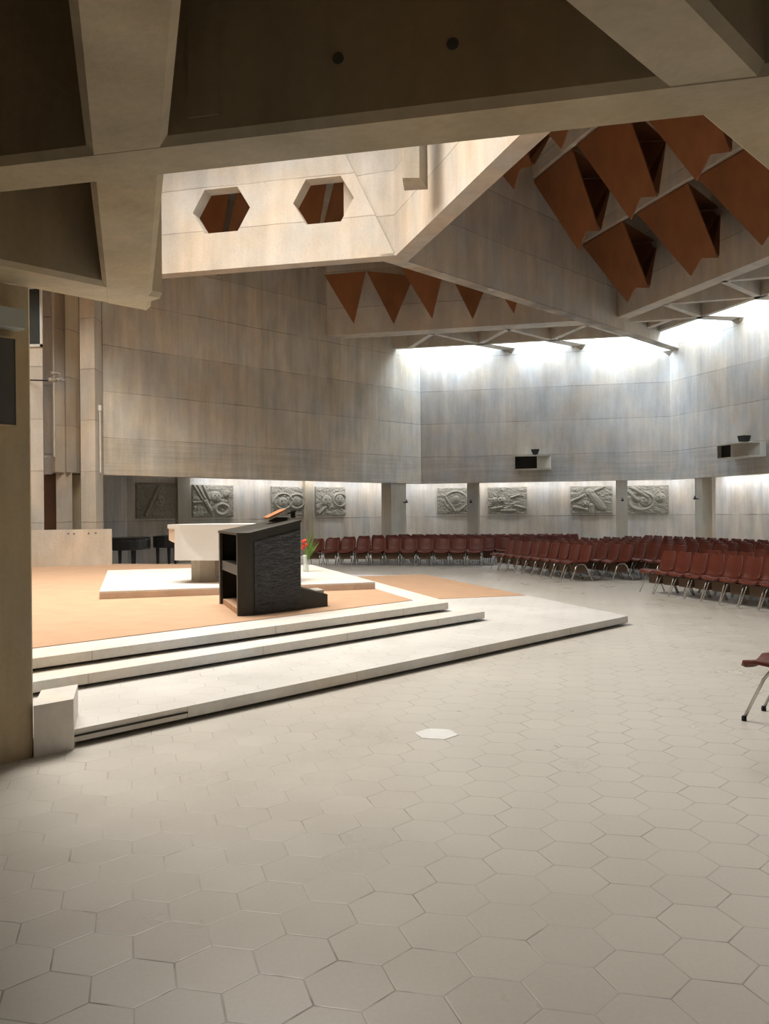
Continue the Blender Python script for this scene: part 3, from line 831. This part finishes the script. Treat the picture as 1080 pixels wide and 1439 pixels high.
# cloth: top sheet, hanging front and a curved left corner
bm = BM()
t_ = .012
prism(bm, [ap(.0, -.02), ap(1.62, -.02), ap(1.80, .28), ap(1.67, 1.07), ap(-.02, 1.07), ap(-.26, .24)], 1.415, 1.428)
prism(bm, [ap(-.25, .215), ap(.0, -.02), ap(.0, -.005), ap(-.24, .225)], 1.36, 1.42)
nseg = 40; front = []; back = []
for i in range(nseg + 1):
    x = 1.62 * i / nseg
    zb = .855
    rows_ = []
    for j in range(9):
        z = 1.42 + (zb - 1.42) * j / 8
        # the fall at the left end swings outward like a curtain
        e = max(0, 1 - x / (.10 + .42 * (j / 8) ** 2))
        y = -.024 - .012 * math.sin(x * 9 + 1) * j / 8 - .05 * math.sin(math.pi * min(1, max(0, e))) * (j / 8) * .6
        rows_.append((x, y, z))
    front.append(rows_)
VF = [[bm.verts.new((*ap(x, y), z)) for (x, y, z) in rw] for rw in front]
VB = [[bm.verts.new((*ap(x, y + .012), z)) for (x, y, z) in rw] for rw in front]
for i in range(nseg):
    for j in range(8):
        bm.faces.new((VF[i][j], VF[i + 1][j], VF[i + 1][j + 1], VF[i][j + 1])); bm.faces.new((VB[i][j], VB[i + 1][j], VB[i + 1][j + 1], VB[i][j + 1]))
    bm.faces.new((VF[i][8], VF[i + 1][8], VB[i + 1][8], VB[i][8]))
for j in range(8):
    bm.faces.new((VF[0][j], VF[0][j + 1], VB[0][j + 1], VB[0][j])); bm.faces.new((VF[-1][j], VF[-1][j + 1], VB[-1][j + 1], VB[-1][j]))
tag(link('altar_cloth', bm, 'cloth'), 'white altar cloth falling over the front of the altar', 'cloth')

# ------------------------------------------------------------------ ambo
Q0 = on_level(308, 848, .368).xy; Q1 = on_level(334, 866, .368).xy; Q2 = on_level(352, 865.5, .368).xy; Q3 = on_level(423, 857, .368).xy
Q4 = Q3 + (Q0 - Q1) * .92
zl_, zh_ = 1.335, 1.478
def zt(p):                                # top slopes up away from the open side
    d = (Q0 - Q1).normalized(); nn_ = Vector((d.y, -d.x))
    t = (p - Q1).dot(nn_) / (Q3 - Q1).dot(nn_); t = max(0, (t - .18) / .82)
    return zl_ + (zh_ - zl_) * t
r = empty('ambo', (*Q1, .368)); tag(r, 'dark bronze ambo with open shelves at its left side', 'lectern')
u1 = (Q0 - Q1).normalized(); v1 = (Q3 - Q2).normalized()
T = .035
def inner(p, q, t=T):
    d = (q - p).normalized(); return Vector((-d.y, d.x)) * t
def panel(name, p, q, mat, z0=.368, t=T, zt0=None, side=1):
    n = inner(p, q, t) * side
    bm = BM(); prism(bm, [p, q, q + n, p + n], z0, [ (zt0 or zt)(x) - .0 for x in (p, q, q + n, p + n)])
    return world_child(link(name, bm, mat), r)
panel('side_panel', Q2, Q3, 'ambo')
panel('front_panel', Q3, Q4, 'ambo')
panel('side_panel', Q4, Q0, 'ambo')
panel('corner_panel', Q1, Q2, 'ambo', t=.06)
# posts at the open side
pq = Q0 - u1 * .06
panel('post', Q0 - u1 * .10, Q0, 'ambo', side=-1)
panel('post', Q1, Q1 + u1 * .06, 'ambo', side=-1)
# relief face
n = -inner(Q2, Q3, .012)
e0, e1 = Q2 + v1 * .06, Q3 - v1 * .01
lo_z, dz_ = .50, .085
bm = BM(); nx, nz = 60, 60; g = []
for j in range(nz + 1):
    rw = []
    for i in range(nx + 1):
        p = e0 + (e1 - e0) * i / nx; top = zt(p) - dz_; z = .40 + (top - .40) * j / nz
        hgt = 0
        if 0 < i < nx and 0 < j < nz:
            hgt = (.010) * abs(noise.noise(Vector((i * .08, j * .45, 1)))) + .016 * abs(noise.noise(Vector((i * .3, j * .16, 5)))) + .008 * abs(noise.noise(Vector((i * .9, j * .9, 9))))
        q = p + n + n.normalized() * hgt; rw.append(bm.verts.new((q.x, q.y, z)))
    g.append(rw)
for j in range(nz):
    for i in range(nx): bm.faces.new((g[j][i], g[j][i + 1], g[j + 1][i + 1], g[j + 1][i]))
bk = [bm.verts.new((q.x, q.y, z)) for q, z in ((e0, .40), (e1, .40), (e1, zt(e1) - dz_), (e0, zt(e0) - dz_))]
bm.faces.new(bk)
for k, vs in enumerate((g[0], [x[-1] for x in g], g[-1][::-1], [x[0] for x in g][::-1])): bm.faces.new(vs + [bk[(k + 1) % 4], bk[k]])
world_child(link('relief_panel', bm, 'ambo_face'), r)
# top board
ov = .015
cen = (Q0 + Q1 + Q2 + Q3 + Q4) / 5
tp = [p + (p - cen).normalized() * ov for p in (Q0, Q1, Q2, Q3, Q4)]
bm = BM(); lo_ = [bm.verts.new((p.x, p.y, zt(p) + .002)) for p in tp]; hi_ = [bm.verts.new((p.x, p.y, zt(p) + .03)) for p in tp]
bm.faces.new(lo_); bm.faces.new(hi_)
for i in range(5): bm.faces.new((lo_[i], lo_[(i + 1) % 5], hi_[(i + 1) % 5], hi_[i]))
world_child(link('top_board', bm, 'ambo'), r)
ins = [Q0 + (cen - Q0) * .06, Q1 + (cen - Q1) * .08, Q2 + (cen - Q2) * .08, Q3 + (cen - Q3) * .07, Q4 + (cen - Q4) * .07]
for (z0, z1) in ((.84, .965), ):
    bm = BM(); prism(bm, ins, z0, z1); world_child(link('shelf', bm, 'ambo'), r)
mid0 = Q1 + v1 * .46 + u1 * .04; mid1 = mid0 + u1 * 1.35
bm = BM(); n_ = v1 * .03; prism(bm, [mid0, mid1, mid1 + n_, mid0 + n_], .37, 1.34); world_child(link('divider', bm, 'ambo_in'), r)
fl_ = [Q0 + (cen - Q0) * .10 , Q1 + u1 * .08 + v1 * .02, Q1 + u1 * .08 + v1 * .40, Q0 + v1 * .4 - u1 * .1]
bm = BM(); prism(bm, fl_, .37, .44); world_child(link('foot_board', bm, 'carpet'), r)
# low box at the congregation side
g0 = Q3 + v1 * .01 + u1 * .04; g1 = g0 + v1 * .46; 
r2 = empty('planter_box', (*g0, .368)); tag(r2, 'low dark sloping box at the foot of the ambo, right side', 'box')
bm = BM(); zz = [.635, .525, .525, .635]
prism(bm, [g0, g1, g1 + u1 * .8, g0 + u1 * .8], .368, zz); world_child(link('body', bm, 'ambo'), r2)
bm = BM(); k0 = g0 + v1 * .28 + u1 * .10; prism(bm, [k0, k0 + v1 * .15, k0 + v1 * .15 + u1 * .35, k0 + u1 * .35], .52, .578); world_child(link('tray', bm, 'whitepl'), r2)
# open book on a slanted rest
bc = at_depth(392, 733, 11.2)
r3 = empty('leather_book', (bc.x, bc.y, zt(bc.xy) + .032)); tag(r3, 'book with tan leather cover propped on the dark ambo', 'book')
def bx(name, mat, pts, t):
    bm = BM(); board(bm, pts, t); return link(name, bm, mat, r3)
w2 = v1 * .20; l2 = u1 * .30
def B3(a_, b_, z): q = v1 * a_ + u1 * b_; return (q.x, q.y, z)
bx('cover', 'cover', [B3(-.22, -.16, .055), B3(.08, -.16, .165), B3(.08, .23, .165), B3(-.22, .23, .055)], .012)
bx('pages', 'pages', [B3(-.19, -.13, .035), B3(.07, -.13, .135), B3(.07, .20, .135), B3(-.19, .20, .035)], .022)
bx('rest', 'black', [B3(.09, -.17, .105), B3(.25, -.17, .145), B3(.25, .22, .145), B3(.09, .22, .105)], .02)
bm = BM(); box(bm, B3(.21, -.12, .10), (.06, .05, .10)); link('rest_foot', bm, 'black', r3)
bm = BM(); box(bm, B3(.0, 0, .03), (.25, .22, .06)); link('rest_base', bm, 'black', r3)

# flowers in a vase behind the ambo
vp = Vector((-1.50, 15.9))
r = empty('flower_vase', (vp.x, vp.y, .482)); tag(r, 'glass vase with red flowers and green leaves behind the ambo', 'vase')
bm = BM(); lathe(bm, (0, 0, 0), [(.055, 0), (.06, .02), (.045, .12), (.05, .28), (.06, .32)], 16); link('vase', bm, 'clear', r, True)
bm = BM()
for k in range(26):
    a_ = random.uniform(-1.2, 1.0); h = random.uniform(.42, .78); s_ = random.uniform(.05, .26)
    x1, y1 = math.cos(a_) * s_, math.sin(a_) * s_
    pts = [(0, 0, .05), (x1 * .3, y1 * .3, h * .6), (x1, y1, h)]
    tube(bm, pts, [.004, .012, .002], 5)
link('leaves', bm, 'leaf', r)
for k in range(6):
    bm = BM(); c = (random.uniform(-.05, .03), random.uniform(-.06, .04), random.uniform(.42, .62))
    bmesh.ops.create_icosphere(bm, subdivisions=2, radius=.035, matrix=Matrix.Translation(c))
    for v in bm.verts: v.co += Vector(noise.noise_vector(v.co * 30)) * .012
    link('flower', bm, 'petal', r)

# ------------------------------------------------------------------ parapet and chancel fins at left
pa = on_level(44, 797, .368).xy; pb = on_level(157.5, 793.5, .368).xy
pa = pb + (pa - pb) * 1.5
n = Vector((-(pb - pa).y, (pb - pa).x)).normalized() * .18
ptop = at_depth(150, 743.5, pb.y).z
bm = BM(); prism(bm, [pa, pb, pb + n, pa + n], .36, ptop)
r = link('parapet_wall', bm, 'chancel'); tag(r, 'low pale concrete screen wall at the left of the sanctuary', 'wall')
for (u, v) in ((96, 750), (104, 750), (124.5, 749.5), (134.5, 749)):
    X, Z = ray(u, v); t = (pb - pa); 
    # plug on the face
    det = X * t.y - t.x; D = (pa.x * t.y - pa.y * t.x) / det
    bm = BM(); p = Vector((X * D, D, EYE + Z * D)); nn = n.normalized()
    tube(bm, [(p.x, p.y, p.z), (p.x - nn.x * .008, p.y - nn.y * .008, p.z)], .018, 10); link('tie_hole', bm, 'door', r)

def pillar(name, pts, z0, z1, mat, lb, cat='pillar'):
    bm = BM(); prism(bm, [Vector(p) for p in pts], z0, z1); return tag(link(name, bm, mat), lb, cat)
def X_(u, D, v=600): return ray(u, v)[0] * D
pillar('chancel_pillar', [(X_(113, 21.4), 21.4), (X_(133.5, 21.25), 21.25), (X_(144, 21.9), 21.9), (X_(120, 22.2), 22.2)], 0, 11.0, 'chancel', 'tall warm-lit concrete pillar at the left end of the long wall')
pillar('chancel_pillar', [(X_(36, 20.9), 20.9), (X_(60.5, 20.9), 20.9), (X_(61, 21.5), 21.5), (X_(36, 21.5), 21.5)], 0, 11.0, 'chancel', 'tall pale concrete pillar next to the near pier')
z = at_depth(90, 663, 22.4).z
pillar('chancel_fin', [(X_(73, 22.6), 22.6), (X_(77, 22.4), 22.4), (X_(91, 22.7), 22.7), (X_(93, 22.5), 22.5), (X_(107, 22.9), 22.9), (X_(112, 23.2), 23.2), (X_(112, 23.58), 23.58), (X_(73, 23.58), 23.58)], z, 11.0, 'chancel', 'fluted hanging concrete fin between the two tall pillars')
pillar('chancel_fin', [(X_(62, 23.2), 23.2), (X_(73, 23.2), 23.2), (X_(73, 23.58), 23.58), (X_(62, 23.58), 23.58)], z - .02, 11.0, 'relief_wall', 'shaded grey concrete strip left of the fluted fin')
pillar('chancel_post', [(X_(78, 22.7), 22.7), (X_(100.5, 22.7), 22.7), (X_(100.5, 23.1), 23.1), (X_(78, 23.1), 23.1)], 0, z, 'chancel', 'short pale concrete post below the fluted fin')
bm = BM(); prism(bm, [(X_(60, 23.45), 23.45), (X_(79, 23.45), 23.45), (X_(79, 23.58), 23.58), (X_(60, 23.58), 23.58)], .0, z - .03); struct(link('door_1', bm, 'door'))
bm = BM(); prism(bm, [(X_(100, 23.45), 23.45), (X_(114, 23.45), 23.45), (X_(114, 23.58), 23.58), (X_(100, 23.58), 23.58)], .0, z - .03); struct(link('door_2', bm, 'foyer'))
# high window on the left pillar
w0 = at_depth(40, 484, 20.88); w1 = at_depth(56, 400, 20.88)
bm = BM(); prism(bm, [(w0.x, 20.87), (w1.x, 20.87), (w1.x, 20.899), (w0.x, 20.899)], w0.z, 8.6); o = struct(link('window_1', bm, 'glass'))
bm = BM()
prism(bm, [(w1.x, 20.85), (w1.x + .05, 20.85), (w1.x + .05, 20.9), (w1.x, 20.9)], w0.z - .06, 8.6)
prism(bm, [(w0.x, 20.85), (w1.x + .05, 20.85), (w1.x + .05, 20.9), (w0.x, 20.9)], w0.z - .06, w0.z)
link('window_frame', bm, 'whitepl', o)
# steel frame line and conduit
f0 = at_depth(76.5, 642, 22.3); f1 = at_depth(62, 642, 22.3)
bm = BM(); tube(bm, [(f1.x, 22.3, f1.z), (f0.x, 22.3, f0.z), (f0.x, 22.3, 9.5)], .022, 6)
tag(link('cable_conduit', bm, 'whitepl'), 'pale cable conduit with a square bend left of the fluted fin', 'conduit')
c0_ = at_depth(139.5, 664, 21.5); c1_ = at_depth(139, 576, 21.5)
bm = BM(); tube(bm, [(c0_.x, 21.585, c0_.z), (c0_.x, 21.585, c1_.z)], .02, 6); o = link('cable_conduit', bm, 'whitepl')
tag(o, 'thin vertical conduit beside the tall pillar at the wall end', 'conduit')
bm = BM(); box(bm, (c0_.x, 21.585, c1_.z + .06), (.09, .09, .14)); link('junction_box', bm, 'whitepl', o)
# spotlight cluster
sp = at_depth(79, 530, 20.3); s0 = at_depth(41, 534, 20.85)
r = empty('spotlight_cluster', sp); tag(r, 'cluster of three small spotlights on a thin arm from the left pillar', 'spotlight')
bm = BM(); tube(bm, [s0 - sp, Vector((0, 0, -.09))], .018, 6); link('arm', bm, 'dark', r)
for (dx, dz_, mt) in ((-.02, .09, 'whitepl'), (-.09, -.06, 'whitepl'), (.10, -.06, 'whitepl')):
    bm = BM(); lathe(bm, (0, 0, -.05), [(.05, 0), (.10, .02), (.11, .08), (.07, .10)], 16); o = link('lamp_head', bm, 'chrome', r); o.location = (dx, 0, dz_)
# ------------------------------------------------------------------ pianos in the dark bay
def piano(u, D, lb, flip=1, w=1.0, u2=None):
    p = at_depth(u, 760, D)
    r = empty('grand_piano', (p.x, p.y, 0)); tag(r, lb, 'piano')
    out = []
    for k in range(24):
        a_ = 2 * math.pi * k / 24; x = math.cos(a_); y = math.sin(a_)
        xx = math.copysign(abs(x) ** .45, x) * w / 2; yy = math.copysign(abs(y) ** .6, y) * .75
        if x > 0 and y < 0: xx *= .9
        out.append((xx * flip, yy))
    bm = BM(); prism(bm, out, .62, .93); bmesh.ops.bevel(bm, geom=[e for e in bm.edges if abs(e.verts[0].co.z - e.verts[1].co.z) < .01], offset=.05, segments=3, profile=.5, affect='EDGES')
    link('case', bm, 'black', r)
    bm = BM(); prism(bm, [(x * 1.01, y * 1.01) for x, y in out], .93, .955); link('lid', bm, 'black', r)
    for (lx, ly) in ((-.08, -.55), (.26, -.5), (.0, .5)):
        bm = BM(); tube(bm, [(lx * flip, ly, 0), (lx * flip, ly, .64)], [.035, .055], 8); link('leg', bm, 'black', r)
piano(181, 23.4, 'black grand piano beside the low screen wall', w=1.0)
piano(240, 25.0, 'black grand piano half hidden behind the left end of the altar', flip=-1, w=.95)

# ------------------------------------------------------------------ speaker boxes and uplights on the walls
def wallbox(u0, u1, um, v0, v1, d, pp, lb, lamp, lb2):
    A_ = on_wall(u0, v1, d, pp); B_ = on_wall(u1, v1, d, pp)
    w = (B_.xy - A_.xy).length; h = on_wall(u0, v0, d, pp).z - A_.z
    r = empty('speaker_box', (A_.x, A_.y, A_.z), DIR[d]); tag(r, lb, 'speaker')
    t = .03; dep = .62
    bm = BM()
    # tray open to the front-left, solid wedge at the right end
    box(bm, (w * .5, -dep / 2, t / 2), (w, dep, t)); box(bm, (w * .5, -dep / 2, h - t / 2), (w, dep, t)); box(bm, (t / 2, -dep / 2, h / 2), (t, dep, h - 2 * t))
    prism(bm, [(w * um, -dep), (w, -dep * .35), (w, 0), (w * um, 0)], t, h - t)
    link('housing', bm, 'box', r)
    bm = BM(); box(bm, (w * um / 2 + t / 2, -.25, h / 2), (w * um - t, .44, h - 2 * t)); link('grille', bm, 'dark', r)
    p = on_wall(*lamp, d, pp)
    n = -N[d]
    q = empty('uplight', (p.x, p.y, p.z), DIR[d]); tag(q, lb2, 'lamp')
    bm = BM(); vs = [(-.14, -.30, .08), (.14, -.30, .08), (.14, -.12, .10), (-.14, -.12, .10)]
    prism(bm, [(-.15, -.34), (.15, -.34), (.15, -.08), (-.15, -.08)], .02, .10)
    for v in bm.verts:
        if v.co.z < .05: v.co.x *= .55; v.co.z -= .10
    link('lamp_head', bm, 'dark', q)
    bm = BM(); tube(bm, [(0, 0, -.22), (0, -.1, -.16), (0, -.16, -.06)], .02, 6); link('arm', bm, 'dark', q)
wallbox(724, 774, .63, 642, 661, 'a', WA, 'open-fronted speaker box on the back wall', (752, 636), 'small dark uplight above the speaker box on the back wall')
wallbox(1030, 1076, .45, 626, 645.5, 'c', WC, 'open-fronted speaker box on the right wall', (1053, 617), 'wide dark uplight above the speaker box on the right wall')

# ------------------------------------------------------------------ chairs
def make_chair(fine=False):
    root = empty('stacking_chair')
    # seat and backrest: curved shells with thickness; chair faces -Y
    def shell(prof_, wid, t, nx=8):
        bm = BM(); top = []; bot = []
        for k, (y, z) in enumerate(prof_):
            y0, z0 = prof_[max(k - 1, 0)]; y1, z1 = prof_[min(k + 1, len(prof_) - 1)]
            tx, tz = y1 - y0, z1 - z0; L_ = math.hypot(tx, tz); ny, nz_ = -tz / L_, tx / L_
            ra, rb = [], []
            for i in range(nx + 1):
                s = 2 * i / nx - 1; w = wid[k]
                dish = .03 * s * s
                ra.append(bm.verts.new((s * w, y + ny * dish, z + nz_ * dish)))
                rb.append(bm.verts.new((s * w, y + ny * (dish - t), z + nz_ * (dish - t))))
            top.append(ra); bot.append(rb)
        m_ = len(prof_)
        for k in range(m_ - 1):
            for i in range(nx):
                bm.faces.new((top[k][i], top[k][i + 1], top[k + 1][i + 1], top[k + 1][i])); bm.faces.new((bot[k][i], bot[k][i + 1], bot[k + 1][i + 1], bot[k + 1][i]))
            for i in (0, nx): bm.faces.new((top[k][i], top[k + 1][i], bot[k + 1][i], bot[k][i]))
        for k in (0, m_ - 1):
            for i in range(nx): bm.faces.new((top[k][i], top[k][i + 1], bot[k][i + 1], bot[k][i]))
        return bm
    seat = shell([(-.275, .40), (-.265, .43), (-.18, .445), (-.05, .43), (.08, .42), (.15, .43)], [.17, .205, .225, .225, .215, .205], .035)
    link('seat', seat, 'seat', root, True)
    back = shell([(.15, .43), (.19, .46), (.215, .52), (.235, .62), (.26, .72), (.28, .785), (.288, .80)], [.205, .21, .222, .225, .215, .19, .15], .03)
    link('backrest', back, 'seat', root, True)
    for s in (-1, 1):
        bm = BM(); x = s * .19
        tube(bm, [(x + s * .02, -.27, .02), (x, -.13, .33), (x - s * .005, -.09, .385), (x - s * .01, .0, .398), (x - s * .005, .07, .385), (x, .12, .33), (x + s * .02, .27, .02)], .0125, 7)
        lg = link('leg_frame', bm, 'chrome', root, True)
        if fine:
            for y in (-.27, .27):
                bm = BM(); lathe(bm, (x + s * .02, y, 0), [(.018, 0), (.018, .03), (.013, .04)], 10); link('rubber_foot', bm, 'rubber', lg)
    if not fine:
        bm = BM(); prism(bm, [(-.17, -.10), (.17, -.10), (.15, .16), (-.15, .16)], .20, .37)
        for v in bm.verts:
            if v.co.z < .25: v.co.x *= .9
        link('book_holder', bm, 'pouch', root)
    return root
proto = make_chair(); fine = make_chair(True)
chairs = []
def copy_tree(o, parent=None):
    c = o.copy(); COL.objects.link(c)
    if parent is not None: c.parent = parent
    for ch in [x for x in o.children]: copy_tree(ch, c)
    return c
used = False
ordn = ['first', 'second', 'third', 'fourth', 'fifth', 'sixth', 'seventh', 'eighth', 'ninth', 'tenth', 'eleventh', 'twelfth', 'thirteenth', 'fourteenth', 'fifteenth', 'sixteenth', 'seventeenth', 'eighteenth']
def place(p, face, lb, grp):
    global used
    if not used: o = proto; used = True
    else: o = copy_tree(proto)
    o.location = (p.x, p.y, 0); o.rotation_euler = (0, 0, face + random.uniform(-.03, .03))
    tag(o, lb, 'chair', grp)
# faces -Y at rotation 0; turn so that it looks against the wall normal
FA = DIR['a']; FC = DIR['c'] + math.pi
FC = math.atan2(-N['c'].y, -N['c'].x) + math.pi / 2
FA = math.atan2(-N['a'].y, -N['a'].x) + math.pi / 2
cnt = 0
# block facing the altar from the back wall
a0 = al('a', on_level(434, 796, 0).xy); SP = .485
rowsA = 6
for rw in range(rowsA):
    pp = 24.25 + .92 * rw
    nA = 11 + min(rw, 3)
    shift = .25 * rw
    for k in range(nA):
        p = pt('a', a0 + .05 + shift + SP * k, pp)
        if N['b'].dot(p) > WB - .5: continue
        row = ['front row', 'second row', 'third row', 'fourth row', 'fifth row', 'last row'][rw]
        place(p, FA, 'red chair in the left block, %s, %s from its left end' % (row, ordn[k]), 'red chairs in the left block')
        cnt += 1
rown = ['front row', 'second row', 'third row', 'fourth row', 'fifth row', 'sixth row', 'seventh row', 'last row']
# middle block, seen from its side
pf = 9.62; s0_ = al('c', on_level(684, 802, 0).xy)
for rw in range(7):
    pp = pf + .92 * rw
    e1_ = s0_ + .49 * 8 + .42 * rw
    k = 0; x = s0_ - .30 * rw
    while x < e1_ + .1:
        p = pt('c', x, pp)
        if N['a'].dot(p) < WA - .6:
            place(p, FC, 'red chair in the middle block, %s, %s from its far end' % (rown[rw], ordn[min(k, 17)]), 'red chairs in the middle block'); cnt += 1
        k += 1; x += .49
# right block
s1_ = al('c', on_level(893, 836, 0).xy)
for rw in range(7):
    pp = 9.60 + .92 * rw
    x = s1_ - .05 + .10 * rw; k = 0
    while k < 12:
        p = pt('c', x, pp)
        if p.x / p.y > .50: break
        place(p, FC, 'red chair in the right block, %s, %s from the aisle' % (rown[rw], ordn[k]), 'red chairs in the right block'); cnt += 1
        k += 1; x += .455
print('CHAIRS', cnt)
# nearest chair, half outside the picture
fp = on_level(1045, 1013, 0).xy
o = fine; FN = math.radians(136.9 + 90)
ft = Matrix.Rotation(FN, 2) @ Vector((.21, -.27))
o.location = (fp.x - ft.x, fp.y - ft.y, 0); o.rotation_euler = (0, 0, FN)
tag(o, 'nearest red chair, only its seat front showing at the right picture edge', 'chair')

# ------------------------------------------------------------------ light
def area_light(name, loc, size, energy, color, rot=(0, 0, 0), sy=None, spread=None):
    L_ = bpy.data.lights.new(name, 'AREA'); L_.energy = energy; L_.color = color
    L_.shape = 'RECTANGLE' if sy else 'SQUARE'; L_.size = size
    if sy: L_.size_y = sy
    if spread: L_.spread = spread
    o = bpy.data.objects.new(name, L_); COL.objects.link(o); o.location = loc; o.rotation_euler = rot
    return o
# daylight through the lantern
lc = LC + Vector((-.683, -.730)) * 6.0
area_light('lantern_daylight', (-4.2, 12.3, 11.2), 6.4, 1950, (1.0, .935, .84), (0, 0, DIR['a']), 6.4, math.radians(150))
area_light('lantern_daylight', (-1.6, 16.3, 12.8), 2.6, 300, (1.0, .94, .86), (0, 0, DIR['a']), 2.6)
# daylight through the slots along the back and right walls
ma = (pt('a', al('a', K1), (AE + WA) / 2 + .1) + pt('a', al('a', K2), (AE + WA) / 2 + .1)) / 2
LA = (K2 - K1).length
area_light('slot_daylight_back', (ma.x, ma.y, 8.5), LA, 820, (.67, .82, 1.0), (0, 0, DIR['a']), 1.0)
al_c = al('c', K2)
mc = pt('c', al_c + 6.0, (CE_ + WC) / 2 + .1)
area_light('slot_daylight_right', (mc.x, mc.y, 8.5), 12, 900, (.67, .82, 1.0), (0, 0, DIR['c']), 1.0)
# lamp strips hidden above the recess openings
def strip(name, d, a0, a1, pp, e):
    p = pt(d, (a0 + a1) / 2, pp); return area_light(name, (p.x, p.y, 2.96), a1 - a0, e * (a1 - a0), (1.0, .98, .95), (0, 0, DIR[d]), .12)
bl = al('b', on_wall(272, 700, 'b', RB).xy)
strip('recess_lamp', 'b', bl, al('b', R1) - .3, RB - .42, 12)
strip('recess_lamp', 'a', al('a', R1) + .5, al('a', R2) - .5, RA - .42, 10.5)
strip('recess_lamp', 'c', al('c', R2) + .5, 0, RC - .42, 17)
# added weak fill light behind the camera, no source seen there
area_light('foyer_fill', (2.0, -5.5, 2.0), 8, 14, (1.0, .86, .66), (math.radians(-90), 0, 0), 2.4)

w = bpy.data.worlds.new('sky'); sc.world = w; w.use_nodes = True
bg = w.node_tree.nodes['Background']; sky = w.node_tree.nodes.new('ShaderNodeTexSky'); sky.sky_type = 'NISHITA'; sky.sun_disc = False
w.node_tree.links.new(sky.outputs[0], bg.inputs[0]); bg.inputs[1].default_value = .15

# ------------------------------------------------------------------ camera
cam = bpy.data.cameras.new('camera'); co = bpy.data.objects.new('camera', cam); COL.objects.link(co)
cam.sensor_fit = 'VERTICAL'; cam.sensor_height = 36; cam.lens = F / 1439 * 36; cam.clip_end = 200
Rm = Matrix(((CR, SR, 0), (0, 0, -1), (-SR, CR, 0)))
co.matrix_world = Matrix.Translation((0, 0, EYE)) @ Rm.to_4x4()
sc.camera = co
sc.view_settings.view_transform = 'Standard'; sc.view_settings.look = 'None'
sc.view_settings.gamma = 1; sc.view_settings.use_curve_mapping = False
sc.view_settings.exposure = 0.0
